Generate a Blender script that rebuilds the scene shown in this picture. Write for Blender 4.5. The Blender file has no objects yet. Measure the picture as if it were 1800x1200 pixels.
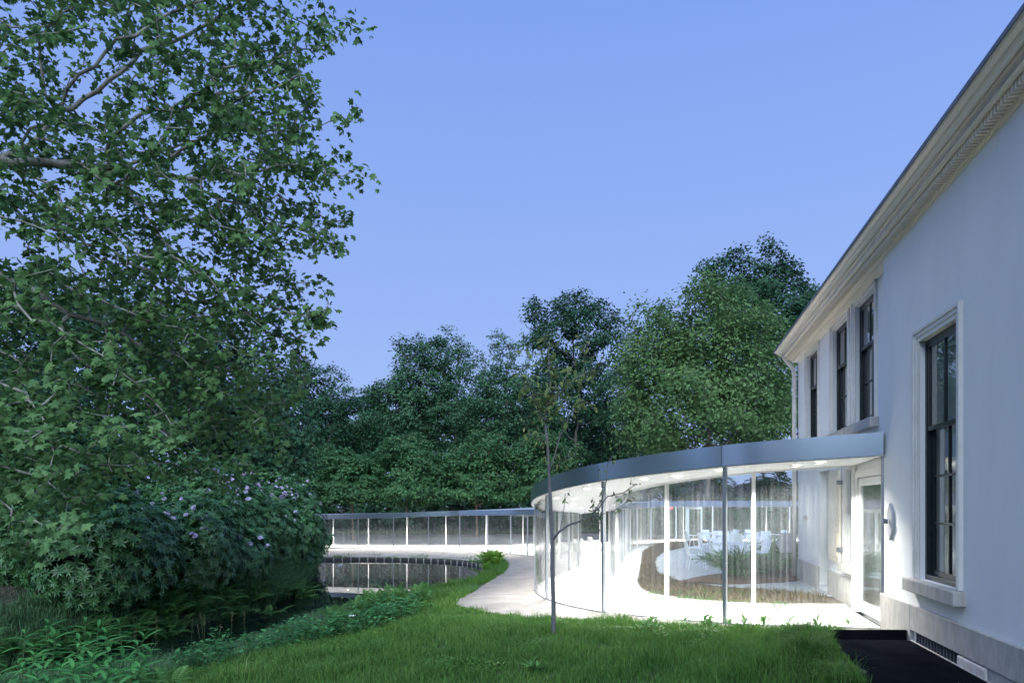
import bpy, math, random
import numpy as np
from mathutils import Vector, Matrix
from mathutils.geometry import delaunay_2d_cdt

random.seed(7)
RNG = np.random.default_rng(7)
scene = bpy.context.scene
COL = scene.collection
R = math.radians

# ------------------------------------------------------------------ camera
EYE = 1.77
FPX = 1200.0                      # focal length in pixels of the 1800 px wide photograph (24 mm)
HOR = 889.0                       # horizon row in the photograph
cam_d = bpy.data.cameras.new('camera')
cam_d.lens = 24; cam_d.sensor_width = 36; cam_d.sensor_fit = 'HORIZONTAL'
cam_d.shift_y = (HOR - 600) / 1800
cam_d.clip_start = 0.05; cam_d.clip_end = 2000
cam = bpy.data.objects.new('camera', cam_d); COL.objects.link(cam)
cam.location = (0, 0, EYE); cam.rotation_euler = (R(90), 0, 0)
scene.camera = cam

# ------------------------------------------------------------------ world (blue hour sky)
w = bpy.data.worlds.new('World'); scene.world = w; w.use_nodes = True
nt = w.node_tree; nt.nodes.clear()
out = nt.nodes.new('ShaderNodeOutputWorld'); bg = nt.nodes.new('ShaderNodeBackground')
tc = nt.nodes.new('ShaderNodeTexCoord'); sx = nt.nodes.new('ShaderNodeSeparateXYZ')
ramp = nt.nodes.new('ShaderNodeValToRGB')
nt.links.new(tc.outputs['Generated'], sx.inputs[0]); nt.links.new(sx.outputs['Z'], ramp.inputs[0])
cr = ramp.color_ramp
cr.elements[0].position = 0.0; cr.elements[0].color = (0.338, 0.453, 0.758, 1)
cr.elements[1].position = 0.9; cr.elements[1].color = (0.133, 0.242, 0.644, 1)
e = cr.elements.new(0.25); e.color = (0.268, 0.383, 0.735, 1)
e = cr.elements.new(0.6); e.color = (0.182, 0.300, 0.701, 1)
sky = nt.nodes.new('ShaderNodeTexSky'); sky.sky_type = 'NISHITA'; sky.sun_disc = False
sky.sun_elevation = R(3); sky.sun_rotation = R(215); sky.ozone_density = 4.0
skm = nt.nodes.new('ShaderNodeMix'); skm.data_type = 'RGBA'; skm.blend_type = 'ADD'
skm.inputs[0].default_value = 0.03
nt.links.new(ramp.outputs[0], skm.inputs[6]); nt.links.new(sky.outputs[0], skm.inputs[7])
nt.links.new(skm.outputs[2], bg.inputs[0]); bg.inputs[1].default_value = 1.0
nt.links.new(bg.outputs[0], out.inputs[0])

sun_d = bpy.data.lights.new('sun', 'SUN'); sun_d.energy = 4.0; sun_d.angle = R(60)
sun_d.color = (0.74, 0.89, 1.0)
sun = bpy.data.objects.new('sun', sun_d); COL.objects.link(sun)
sun.rotation_euler = (R(52), 0, R(-4))     # broad soft afterglow from behind the camera

vs = scene.view_settings
vs.view_transform = 'Standard'; vs.look = 'None'; vs.exposure = 0.25; vs.gamma = 1.0
vs.use_curve_mapping = False
cy = scene.cycles
cy.use_denoising = True
cy.max_bounces = 10; cy.transparent_max_bounces = 32; cy.diffuse_bounces = 4
cy.glossy_bounces = 4; cy.transmission_bounces = 6
cy.sample_clamp_indirect = 6.0; cy.caustics_reflective = False; cy.caustics_refractive = False
LAMP_W = 185.0

# ------------------------------------------------------------------ small helpers
def P(px, py, Y):
    s = FPX / Y
    return Vector(((px - 900) / s, Y, EYE - (py - HOR) / s))

def link(o): COL.objects.link(o); return o

def set_parent(o, p):
    """o is built in world coordinates; p (or its root) only has a translation."""
    o.parent = p
    o.matrix_parent_inverse = Matrix.Translation(-Vector(p.location))

def meshobj(name, verts, faces, mat=None, parent=None, smooth=False, attr=None):
    me = bpy.data.meshes.new(name)
    if isinstance(verts, np.ndarray):
        nv = len(verts)
        me.vertices.add(nv); me.vertices.foreach_set('co', np.ascontiguousarray(verts, dtype=np.float32).ravel())
        if isinstance(faces, np.ndarray):
            faces = [faces]
        loops = np.concatenate([f.ravel() for f in faces]).astype(np.int32)
        sizes = np.concatenate([np.full(len(f), f.shape[1], np.int32) for f in faces])
        starts = np.concatenate([[0], np.cumsum(sizes)[:-1]]).astype(np.int32)
        me.loops.add(len(loops)); me.loops.foreach_set('vertex_index', loops)
        me.polygons.add(len(sizes)); me.polygons.foreach_set('loop_start', starts)
        me.update(calc_edges=True)
    else:
        me.from_pydata([tuple(v) for v in verts], [], [tuple(f) for f in faces]); me.update()
    if smooth:
        me.polygons.foreach_set('use_smooth', np.ones(len(me.polygons), bool))
    if attr is not None:
        a = me.attributes.new('rnd', 'FLOAT', 'FACE'); a.data.foreach_set('value', attr.astype(np.float32))
    if mat is not None: me.materials.append(mat)
    o = link(bpy.data.objects.new(name, me))
    if parent is not None: set_parent(o, parent)
    return o

def tag(o, label=None, cat=None, group=None, kind=None):
    if label: o['label'] = label
    if cat: o['category'] = cat
    if group: o['group'] = group
    if kind: o['kind'] = kind
    return o

def thing(name, label, cat, loc=(0, 0, 0), group=None):
    o = link(bpy.data.objects.new(name, None)); o.location = loc
    o.empty_display_size = 0.2
    return tag(o, label, cat, group)

class MB:
    """collects simple solids; build() links them as one mesh object"""
    def __init__(s, T=None): s.v = []; s.f = []; s.T = T
    def add(s, vs, fs):
        b = len(s.v)
        if s.T is not None: vs = [s.T(*v) for v in vs]
        s.v += [tuple(v) for v in vs]; s.f += [tuple(i + b for i in f) for f in fs]
    def box(s, x0, x1, y0, y1, z0, z1):
        s.add([(x0,y0,z0),(x1,y0,z0),(x1,y1,z0),(x0,y1,z0),(x0,y0,z1),(x1,y0,z1),(x1,y1,z1),(x0,y1,z1)],
              [(0,3,2,1),(4,5,6,7),(0,1,5,4),(1,2,6,5),(2,3,7,6),(3,0,4,7)])
    def tube(s, pts, rad, n=8, cap=True):
        pts = [Vector(p) for p in pts]
        if not isinstance(rad, (list, tuple)): rad = [rad] * len(pts)
        vs = []; fs = []
        ref = Vector((0, 0, 1)) if abs((pts[1]-pts[0]).normalized().z) < 0.9 else Vector((1, 0, 0))
        for i, p in enumerate(pts):
            d = (pts[min(i+1, len(pts)-1)] - pts[max(i-1, 0)]).normalized()
            a = ref.cross(d).normalized(); b = d.cross(a); ref = -a.cross(d)  if False else ref
            for k in range(n):
                t = 2*math.pi*k/n
                vs.append(p + a*math.cos(t)*rad[i] + b*math.sin(t)*rad[i])
        for i in range(len(pts)-1):
            for k in range(n):
                fs.append((i*n+k, i*n+(k+1) % n, (i+1)*n+(k+1) % n, (i+1)*n+k))
        if cap:
            fs.append(tuple(range(n-1, -1, -1))); fs.append(tuple((len(pts)-1)*n+k for k in range(n)))
        s.add(vs, fs)
    def build(s, name, mat, parent=None, smooth=False, bevel=0):
        o = meshobj(name, s.v, s.f, mat, parent, smooth)
        if bevel:
            m = o.modifiers.new('bevel', 'BEVEL'); m.width = bevel; m.segments = 2; m.limit_method = 'ANGLE'
        return o

def catmull(pts, n=10):
    pts = np.asarray(pts, float); out = []
    ext = np.vstack([2*pts[0]-pts[1], pts, 2*pts[-1]-pts[-2]])
    for i in range(len(pts)-1):
        p0, p1, p2, p3 = ext[i:i+4]
        for k in range(n):
            t = k/n
            out.append(0.5*((2*p1)+(-p0+p2)*t+(2*p0-5*p1+4*p2-p3)*t*t+(-p0+3*p1-3*p2+p3)*t**3))
    out.append(pts[-1]); return np.array(out)

def in_poly(x, y, poly):
    poly = np.asarray(poly); res = np.zeros(np.shape(x), bool)
    j = len(poly)-1
    for i in range(len(poly)):
        xi, yi = poly[i][:2]; xj, yj = poly[j][:2]
        c = ((yi > y) != (yj > y)) & (x < (xj-xi)*(y-yi)/((yj-yi) + 1e-12) + xi)
        res ^= c; j = i
    return res

def poly_dist(x, y, poly, closed=True):
    poly = np.asarray(poly); d = np.full(np.shape(x), 1e9)
    n = len(poly)
    for i in range(n if closed else n-1):
        ax, ay = poly[i][:2]; bx, by = poly[(i+1) % n][:2]
        dx, dy = bx-ax, by-ay
        t = np.clip(((x-ax)*dx+(y-ay)*dy)/(dx*dx+dy*dy+1e-12), 0, 1)
        d = np.minimum(d, np.hypot(x-ax-t*dx, y-ay-t*dy))
    return d

class TPS:
    def __init__(s, pts, lam=0.0):
        p = np.array(pts, float); s.c = p[:, :2]; n = len(p)
        K = s.k(s.c, s.c) + lam*np.eye(n); Q = np.hstack([np.ones((n, 1)), s.c])
        A = np.block([[K, Q], [Q.T, np.zeros((3, 3))]])
        s.w = np.linalg.lstsq(A, np.concatenate([p[:, 2], np.zeros(3)]), rcond=None)[0]
    @staticmethod
    def k(a, b):
        r2 = ((a[:, None, :]-b[None, :, :])**2).sum(-1) + 1e-9
        return 0.5*r2*np.log(r2)
    def __call__(s, x, y):
        x = np.asarray(x, float); q = np.stack([x.ravel(), np.asarray(y, float).ravel()], 1)
        out = np.empty(len(q))
        for i in range(0, len(q), 20000):
            b = q[i:i+20000]
            out[i:i+20000] = s.k(b, s.c) @ s.w[:-3] + s.w[-3] + b @ s.w[-2:]
        return out.reshape(x.shape)

def sheet(name, poly, zf, mat, spacing=0.5, parent=None, smooth=True, flip=False):
    """triangulated sheet inside a polygon, heights from zf(x, y)"""
    poly = [tuple(p[:2]) for p in poly]
    P2 = np.array(poly); x0, y0 = P2.min(0); x1, y1 = P2.max(0)
    gx, gy = np.meshgrid(np.arange(x0, x1, spacing), np.arange(y0, y1, spacing))
    gx = gx.ravel(); gy = gy.ravel()
    k = in_poly(gx, gy, poly) & (poly_dist(gx, gy, poly) > spacing*0.35)
    pts = [Vector(p) for p in poly] + [Vector((a, b)) for a, b in zip(gx[k], gy[k])]
    n = len(poly)
    r = delaunay_2d_cdt(pts, [(i, (i+1) % n) for i in range(n)], [], 0, 1e-5)
    V = np.array([tuple(v) for v in r[0]]); F = np.array([tuple(f) for f in r[2] if len(f) == 3])
    c = V[F].mean(1); F = F[in_poly(c[:, 0], c[:, 1], poly)]
    z = zf(V[:, 0], V[:, 1])
    a = V[F]; cr_ = (a[:,1,0]-a[:,0,0])*(a[:,2,1]-a[:,0,1])-(a[:,1,1]-a[:,0,1])*(a[:,2,0]-a[:,0,0])
    F[cr_ < 0] = F[cr_ < 0][:, ::-1]
    if flip: F = F[:, ::-1]
    return meshobj(name, np.column_stack([V, z]), np.ascontiguousarray(F), mat, parent, smooth)

# ------------------------------------------------------------------ materials
def newmat(name):
    m = bpy.data.materials.new(name); m.use_nodes = True
    t = m.node_tree; b = t.nodes['Principled BSDF']
    return m, t, b

def mat(name, c1, c2=None, rough=0.6, scale=6.0, detail=6.0, bump=0.0, bscale=None, metal=0.0, spec=0.5, stretch=None, contrast=(0.35, 0.65)):
    m, t, b = newmat(name)
    b.inputs['Roughness'].default_value = rough; b.inputs['Metallic'].default_value = metal
    b.inputs['Specular IOR Level'].default_value = spec
    b.inputs['Base Color'].default_value = (*c1, 1)
    co = t.nodes.new('ShaderNodeTexCoord'); mp = t.nodes.new('ShaderNodeMapping')
    if stretch: mp.inputs['Scale'].default_value = stretch
    t.links.new(co.outputs['Object'], mp.inputs[0])
    if c2 is not None:
        n = t.nodes.new('ShaderNodeTexNoise'); n.inputs['Scale'].default_value = scale; n.inputs['Detail'].default_value = detail
        n.inputs['Roughness'].default_value = 0.65
        t.links.new(mp.outputs[0], n.inputs['Vector'])
        r = t.nodes.new('ShaderNodeValToRGB'); r.color_ramp.elements[0].position = contrast[0]; r.color_ramp.elements[1].position = contrast[1]
        r.color_ramp.elements[0].color = (*c1, 1); r.color_ramp.elements[1].color = (*c2, 1)
        t.links.new(n.outputs[0], r.inputs[0]); t.links.new(r.outputs[0], b.inputs['Base Color'])
    if bump:
        n2 = t.nodes.new('ShaderNodeTexNoise'); n2.inputs['Scale'].default_value = bscale or scale*4; n2.inputs['Detail'].default_value = 8
        t.links.new(mp.outputs[0], n2.inputs['Vector'])
        bp = t.nodes.new('ShaderNodeBump'); bp.inputs['Strength'].default_value = bump; bp.inputs['Distance'].default_value = 0.02
        t.links.new(n2.outputs[0], bp.inputs['Height']); t.links.new(bp.outputs[0], b.inputs['Normal'])
    return m

def leafmat(name, c1, c2, c3=None, rough=0.55, trans=0.3, objrand=False, spec=0.15):
    m, t, b = newmat(name)
    if objrand:
        a = t.nodes.new('ShaderNodeObjectInfo'); fac = a.outputs['Random']
    else:
        a = t.nodes.new('ShaderNodeAttribute'); a.attribute_name = 'rnd'; fac = a.outputs['Fac']
    r = t.nodes.new('ShaderNodeValToRGB')
    r.color_ramp.elements[0].color = (*c1, 1); r.color_ramp.elements[1].color = (*c2, 1)
    if c3:
        e = r.color_ramp.elements.new(0.93); e.color = (*c2, 1); r.color_ramp.elements[2].color = (*c3, 1)
    t.links.new(fac, r.inputs[0]); t.links.new(r.outputs[0], b.inputs['Base Color'])
    b.inputs['Roughness'].default_value = rough; b.inputs['Specular IOR Level'].default_value = spec
    tr = t.nodes.new('ShaderNodeBsdfTranslucent'); mx = t.nodes.new('ShaderNodeMixShader'); mx.inputs[0].default_value = trans
    t.links.new(r.outputs[0], tr.inputs[0])
    t.links.new(b.outputs[0], mx.inputs[1]); t.links.new(tr.outputs[0], mx.inputs[2])
    t.links.new(mx.outputs[0], t.nodes['Material Output'].inputs[0])
    return m

def glassmat(name, tint=(0.97, 0.985, 0.98), dirt=0.02, refl=1.0, streak=14.0):
    m = bpy.data.materials.new(name); m.use_nodes = True; t = m.node_tree; t.nodes.clear()
    o = t.nodes.new('ShaderNodeOutputMaterial'); tr = t.nodes.new('ShaderNodeBsdfTransparent'); gl = t.nodes.new('ShaderNodeBsdfGlossy')
    tr.inputs[0].default_value = (*tint, 1); gl.inputs['Roughness'].default_value = 0.004
    lw = t.nodes.new('ShaderNodeLayerWeight'); lw.inputs[0].default_value = 0.5
    pw = t.nodes.new('ShaderNodeMath'); pw.operation = 'POWER'; pw.inputs[1].default_value = 4.2
    mu = t.nodes.new('ShaderNodeMath'); mu.operation = 'MULTIPLY_ADD'; mu.inputs[1].default_value = 0.75*refl; mu.inputs[2].default_value = 0.04*refl
    t.links.new(lw.outputs['Facing'], pw.inputs[0]); t.links.new(pw.outputs[0], mu.inputs[0])
    mx = t.nodes.new('ShaderNodeMixShader'); t.links.new(mu.outputs[0], mx.inputs[0])
    t.links.new(tr.outputs[0], mx.inputs[1]); t.links.new(gl.outputs[0], mx.inputs[2])
    # dust and water streaks
    df = t.nodes.new('ShaderNodeBsdfDiffuse'); df.inputs[0].default_value = (0.8, 0.82, 0.85, 1)
    tl = t.nodes.new('ShaderNodeBsdfTranslucent'); tl.inputs[0].default_value = (0.8, 0.82, 0.85, 1)
    ad = t.nodes.new('ShaderNodeMixShader'); ad.inputs[0].default_value = 0.5
    t.links.new(df.outputs[0], ad.inputs[1]); t.links.new(tl.outputs[0], ad.inputs[2])
    co = t.nodes.new('ShaderNodeTexCoord'); mp = t.nodes.new('ShaderNodeMapping'); mp.inputs['Scale'].default_value = (streak, streak, 0.5)
    n = t.nodes.new('ShaderNodeTexNoise'); n.inputs['Scale'].default_value = 1.0; n.inputs['Detail'].default_value = 5
    t.links.new(co.outputs['Object'], mp.inputs[0]); t.links.new(mp.outputs[0], n.inputs['Vector'])
    mr = t.nodes.new('ShaderNodeMapRange'); mr.inputs['From Min'].default_value = 0.45; mr.inputs['From Max'].default_value = 0.75
    mr.inputs['To Min'].default_value = dirt*0.25; mr.inputs['To Max'].default_value = dirt*2.5
    t.links.new(n.outputs[0], mr.inputs[0])
    m2 = t.nodes.new('ShaderNodeMixShader'); t.links.new(mr.outputs[0], m2.inputs[0])
    t.links.new(mx.outputs[0], m2.inputs[1]); t.links.new(ad.outputs[0], m2.inputs[2])
    t.links.new(m2.outputs[0], o.inputs[0])
    return m

def emit(name, col, s):
    m = bpy.data.materials.new(name); m.use_nodes = True; t = m.node_tree; t.nodes.clear()
    o = t.nodes.new('ShaderNodeOutputMaterial'); em = t.nodes.new('ShaderNodeEmission')
    em.inputs[0].default_value = (*col, 1); em.inputs[1].default_value = s; t.links.new(em.outputs[0], o.inputs[0]); return m

M = {}
M['stucco'] = mat('stucco', (0.775, 0.77, 0.755), (0.82, 0.815, 0.80), 0.8, 1.1, 10, 0.10, 60, contrast=(0.3, 0.6), stretch=(1.6, 1.6, .6))
M['cream'] = mat('cream_paint', (0.84, 0.745, 0.59), (0.79, 0.69, 0.53), 0.28, 14, 8, 0.015, 60, contrast=(0.45, 0.8))
M['trim'] = mat('trim_paint', (0.72, 0.70, 0.66), (0.64, 0.61, 0.56), 0.35, 4, 6, 0.05, 40)
M['zinc'] = mat('zinc', (0.16, 0.19, 0.22), (0.10, 0.12, 0.15), 0.5, 6, metal=0.6)
M['lead'] = mat('lead_flashing', (0.55, 0.57, 0.62), (0.65, 0.67, 0.72), 0.18, 5, metal=1.0)
M['plinth'] = mat('plinth_stone', (0.36, 0.34, 0.31), (0.50, 0.47, 0.43), 0.8, 5, 10, 0.25, 50, stretch=(2, 2, 0.8))
M['rubble'] = mat('whitewashed_brick', (0.55, 0.48, 0.42), (0.7, 0.68, 0.66), 0.9, 9, 8, 0.6, 20)
M['darkwood'] = mat('dark_green_paint', (0.012, 0.018, 0.018), (0.02, 0.026, 0.026), 0.3, 8)
M['room'] = mat('room_wall', (0.40, 0.38, 0.34), (0.48, 0.46, 0.42), 0.9, 2)
M['hall'] = mat('hall_wall', (0.6, 0.6, 0.58), (0.66, 0.66, 0.64), 0.8, 2)
M['curtain'] = mat('curtain', (0.62, 0.60, 0.55), (0.70, 0.68, 0.63), 0.9, 3, stretch=(6, 6, 0.5))
M['pane'] = glassmat('window_glass', (0.88, 0.92, 0.91), 0.03, 2.4, 5)
M['glass'] = glassmat('pavilion_glass', (0.978, 0.989, 0.987), 0.017, 1.15, 26)
M['fascia'] = mat('fascia_metal', (0.42, 0.51, 0.61), (0.46, 0.55, 0.65), 0.24, 1.2, metal=0.9)
M['roofing'] = mat('roof_membrane', (0.36, 0.39, 0.42), (0.46, 0.48, 0.50), 0.55, 0.8, 8)
M['steel'] = mat('post_steel', (0.30, 0.32, 0.35), (0.36, 0.38, 0.40), 0.3, 3, metal=0.7)
M['white'] = mat('white_lacquer', (0.80, 0.80, 0.79), (0.84, 0.84, 0.83), 0.35, 3)
M['ceiling'] = mat('white_ceiling', (0.82, 0.82, 0.81), (0.85, 0.85, 0.84), 0.7, 1)
M['floor'] = mat('polished_floor', (0.80, 0.79, 0.77), (0.84, 0.83, 0.81), 0.16, 1.3, 8)
M['lamp'] = emit('lamp_lens', (1.0, 0.95, 0.87), 40)
M['screen'] = emit('tablet_screen', (0.35, 0.45, 1.0), 3)
M['redlamp'] = emit('exit_lamp', (1.0, 0.1, 0.12), 3)
M['sand'] = mat('sandy_path', (0.155, 0.138, 0.120), (0.275, 0.25, 0.225), 0.95, 1.6, 12, 0.7, 22, contrast=(0.3, 0.7))
M['soil'] = mat('lawn_soil', (0.020, 0.030, 0.012), (0.04, 0.045, 0.02), 1.0, 3, 8, 0.5, 18)
M['asphalt'] = mat('black_sheet', (0.005, 0.006, 0.008), (0.010, 0.011, 0.014), 0.9, 2, 10, 0.25, 80, spec=0.0)
M['concrete'] = mat('concrete', (0.28, 0.28, 0.27), (0.38, 0.37, 0.36), 0.9, 4, 10, 0.3, 50)
M['apron'] = mat('pale_concrete_strip', (0.50, 0.48, 0.45), (0.60, 0.58, 0.55), 0.85, 3, 8, 0.2, 40)
M['dry'] = mat('dry_soil', (0.10, 0.07, 0.045), (0.17, 0.12, 0.07), 1.0, 5, 8, 0.6, 20)
M['mulch'] = mat('bark_mulch', (0.07, 0.035, 0.025), (0.14, 0.075, 0.05), 1.0, 14, 8, 0.9, 40)
M['timber'] = mat('wet_timber', (0.018, 0.016, 0.018), (0.05, 0.042, 0.04), 0.55, 8, 8, 0.5, 30, stretch=(1, 1, 0.3))
M['stake'] = mat('weathered_stake', (0.16, 0.15, 0.14), (0.25, 0.23, 0.21), 0.8, 8, 8, 0.5, 30)
M['bark'] = mat('bark', (0.07, 0.06, 0.05), (0.16, 0.14, 0.12), 0.95, 5, 10, 0.8, 14, stretch=(1, 1, 0.35))
M['litbark'] = mat('lamplit_bark', (0.16, 0.11, 0.07), (0.26, 0.18, 0.12), 0.95, 5, 10, 0.8, 14, stretch=(1, 1, 0.35))  # bark with the corridor lamplight on the row trunks mixed into its colour
M['planebark'] = mat('plane_bark', (0.14, 0.125, 0.105), (0.34, 0.32, 0.28), 0.85, 3, 8, 0.4, 12, contrast=(0.4, 0.6))
M['greybark'] = mat('grey_sapling_bark', (0.07, 0.068, 0.072), (0.13, 0.125, 0.13), 0.85, 18, 8, 0.4, 40, stretch=(1, 1, 3))
M['stem'] = mat('green_stem', (0.05, 0.09, 0.03), (0.07, 0.11, 0.04), 0.8, 8)
M['plastic'] = mat('white_plastic', (0.78, 0.78, 0.78), (0.82, 0.82, 0.82), 0.35, 2)
M['hexgrey'] = mat('grey_enamel', (0.34, 0.34, 0.35), (0.42, 0.42, 0.43), 0.5, 3)
# leaves
M['l_plane'] = leafmat('plane_leaves', (0.055, 0.125, 0.045), (0.135, 0.245, 0.085), (0.260, 0.300, 0.110), trans=0.35)
M['l_planeobj'] = leafmat('plane_leaf_single', (0.075, 0.165, 0.060), (0.150, 0.265, 0.100), trans=0.35, objrand=True)
M['l_lime'] = leafmat('lime_leaves', (0.045, 0.125, 0.055), (0.115, 0.235, 0.090), trans=0.3)
M['l_dark'] = leafmat('dark_leaves', (0.024, 0.070, 0.040), (0.060, 0.140, 0.066), trans=0.2)
M['l_mid'] = leafmat('mid_leaves', (0.036, 0.098, 0.054), (0.090, 0.190, 0.086), trans=0.25)
M['l_light'] = leafmat('light_leaves', (0.080, 0.165, 0.060), (0.180, 0.285, 0.105), (0.260, 0.330, 0.130), trans=0.35)
M['l_sparse'] = leafmat('sparse_leaves', (0.058, 0.143, 0.072), (0.116, 0.228, 0.101), trans=0.3)
M['l_rhodo'] = leafmat('rhododendron_leaves', (0.030, 0.100, 0.038), (0.105, 0.250, 0.075), (0.170, 0.320, 0.100), rough=0.35, trans=0.12, spec=0.5)
M['l_fern'] = leafmat('fern_fronds', (0.085, 0.210, 0.060), (0.160, 0.320, 0.095), trans=0.35, objrand=True)
M['l_fernlit'] = leafmat('lamplit_fern_fronds', (0.120, 0.253, 0.026), (0.200, 0.345, 0.045), trans=0.4, objrand=True)  # lamplight on these ferns is put into the brighter yellow green
M['l_weed'] = leafmat('weed_leaves', (0.051, 0.190, 0.058), (0.109, 0.324, 0.094), trans=0.3, objrand=True)
M['l_nettle'] = leafmat('nettle_leaves', (0.043, 0.162, 0.058), (0.101, 0.286, 0.094), trans=0.3)
M['l_grass'] = leafmat('lawn_blades', (0.052, 0.145, 0.030), (0.120, 0.230, 0.048), (0.240, 0.290, 0.110), trans=0.35)
M['l_tall'] = leafmat('tall_grass_blades', (0.085, 0.190, 0.085), (0.150, 0.280, 0.120), (0.300, 0.320, 0.220), trans=0.3)
M['l_drygrass'] = leafmat('dry_grass_blades', (0.100, 0.070, 0.042), (0.200, 0.145, 0.080), trans=0.25)
M['l_purple'] = leafmat('faded_grass_blades', (0.119, 0.128, 0.085), (0.255, 0.204, 0.187), trans=0.2)
M['l_juniper'] = leafmat('juniper_needles', (0.043, 0.152, 0.043), (0.116, 0.305, 0.079), trans=0.2)
M['l_sapling'] = leafmat('sapling_leaf', (0.07, 0.12, 0.045), (0.16, 0.21, 0.08), trans=0.35, objrand=True)
M['l_saplingstuff'] = leafmat('sapling_small_leaves', (0.09, 0.13, 0.05), (0.19, 0.22, 0.08), trans=0.35)
M['flower'] = mat('pale_purple_petals', (0.50, 0.42, 0.60), (0.66, 0.58, 0.74), 0.7, 20)
M['whiteflower'] = mat('white_petals', (0.75, 0.75, 0.72), (0.8, 0.8, 0.78), 0.7, 20)

# water
m, t, b = newmat('pond_water'); M['water'] = m
b.inputs['Base Color'].default_value = (0.006, 0.010, 0.009, 1); b.inputs['Roughness'].default_value = 0.015
b.inputs['IOR'].default_value = 1.45
n = t.nodes.new('ShaderNodeTexNoise'); n.inputs['Scale'].default_value = 1.6; n.inputs['Detail'].default_value = 3
co = t.nodes.new('ShaderNodeTexCoord'); t.links.new(co.outputs['Object'], n.inputs['Vector'])
bp = t.nodes.new('ShaderNodeBump'); bp.inputs['Strength'].default_value = 0.02; bp.inputs['Distance'].default_value = 0.03
t.links.new(n.outputs[0], bp.inputs['Height']); t.links.new(bp.outputs[0], b.inputs['Normal'])
# gravel
m, t, b = newmat('pale_gravel'); M['gravel'] = m
co = t.nodes.new('ShaderNodeTexCoord'); vo = t.nodes.new('ShaderNodeTexVoronoi'); vo.inputs['Scale'].default_value = 28
t.links.new(co.outputs['Object'], vo.inputs['Vector'])
rp = t.nodes.new('ShaderNodeValToRGB'); rp.color_ramp.elements[0].color = (0.30, 0.30, 0.29, 1); rp.color_ramp.elements[1].color = (0.62, 0.61, 0.59, 1)
sp = t.nodes.new('ShaderNodeSeparateColor'); t.links.new(vo.outputs['Color'], sp.inputs[0]); t.links.new(sp.outputs[0], rp.inputs[0])
t.links.new(rp.outputs[0], b.inputs['Base Color']); b.inputs['Roughness'].default_value = 0.9
bp = t.nodes.new('ShaderNodeBump'); bp.inputs['Strength'].default_value = 0.8; bp.inputs['Distance'].default_value = 0.02; bp.invert = True
t.links.new(vo.outputs['Distance'], bp.inputs['Height']); t.links.new(bp.outputs[0], b.inputs['Normal'])

# ------------------------------------------------------------------ ground plan (metres; camera at 0,0 looking along +Y)
ZW = -1.72                                            # water level
A_posts = [(5.36, 9.86), (3.40, 10.9), (1.75, 13.04), (0.79, 15.4), (0.62, 18.0), (0.86, 20.6), (1.45, 23.2), (2.15, 25.8),
           (2.75, 28.4), (3.1, 31.0), (3.05, 33.7), (2.6, 36.5), (1.85, 39.2), (0.95, 41.7), (-0.09, 43.9), (-1.65, 45.8),
           (-3.62, 47.2), (-5.82, 47.5), (-8.3, 47.8), (-10.82, 48.0), (-13.3, 48.25), (-15.8, 48.6)]
B_posts = [(5.75, 11.5), (4.25, 12.0), (3.04, 13.4), (2.43, 15.8), (2.62, 18.3), (3.1, 20.8), (3.6, 23.3), (4.1, 25.8), (4.6, 28.3),
           (5.1, 30.8), (5.6, 33.3), (6.2, 35.8), (7.0, 38.2), (8.2, 40.3), (10.0, 41.6), (12.4, 42.2), (14.9, 42.5), (17.4, 42.8), (19.9, 43.1), (22.4, 43.5)]
C_posts = [(22.6, 46.9), (19.9, 46.5), (17.2, 46.2), (14.4, 46.1), (11.6, 46.2), (8.8, 46.6), (6.1, 47.4), (3.4, 48.5), (0.8, 49.6),
           (-1.9, 50.3), (-4.9, 50.6), (-7.8, 50.7), (-10.7, 50.9), (-13.4, 51.2), (-16.0, 51.7)]
NS = 8
A = catmull(A_posts, NS); B = catmull(B_posts, NS); C = catmull(C_posts, NS)
FOOT = np.vstack([A, C[::-1], B[::-1]])
floor_pts = [(5.36, 9.86, 0), (5.75, 11.5, 0), (3.40, 10.9, -.10), (4.25, 12.0, -.06), (1.75, 13.04, -.25), (3.04, 13.4, -.15), (0.79, 15.4, -.32),
             (2.43, 15.8, -.28), (0.62, 18, -.42), (2.6, 18.3, -.35), (1.45, 23.2, -.62), (3.6, 23.3, -.45), (3.1, 31, -.85), (5.1, 30.8, -.5),
             (2.6, 36.5, -1.08), (0.95, 41.7, -1.25), (-.09, 43.9, -1.27), (-1.65, 45.8, -1.26), (-3.62, 47.2, -1.26), (-5.8, 47.5, -1.19),
             (-8.3, 47.8, -1.17), (-10.8, 48, -1.16), (-15.8, 48.6, -1.16), (8.2, 40.3, -.44), (14.9, 42.5, -.41), (22.4, 43.5, -.40),
             (22.6, 46.9, -.40), (14.4, 46.1, -.46), (6.1, 47.4, -.72), (3.4, 48.5, -.88), (-1.9, 50.3, -1.15), (-7.8, 50.7, -1.18), (-16, 51.7, -1.16)]
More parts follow.
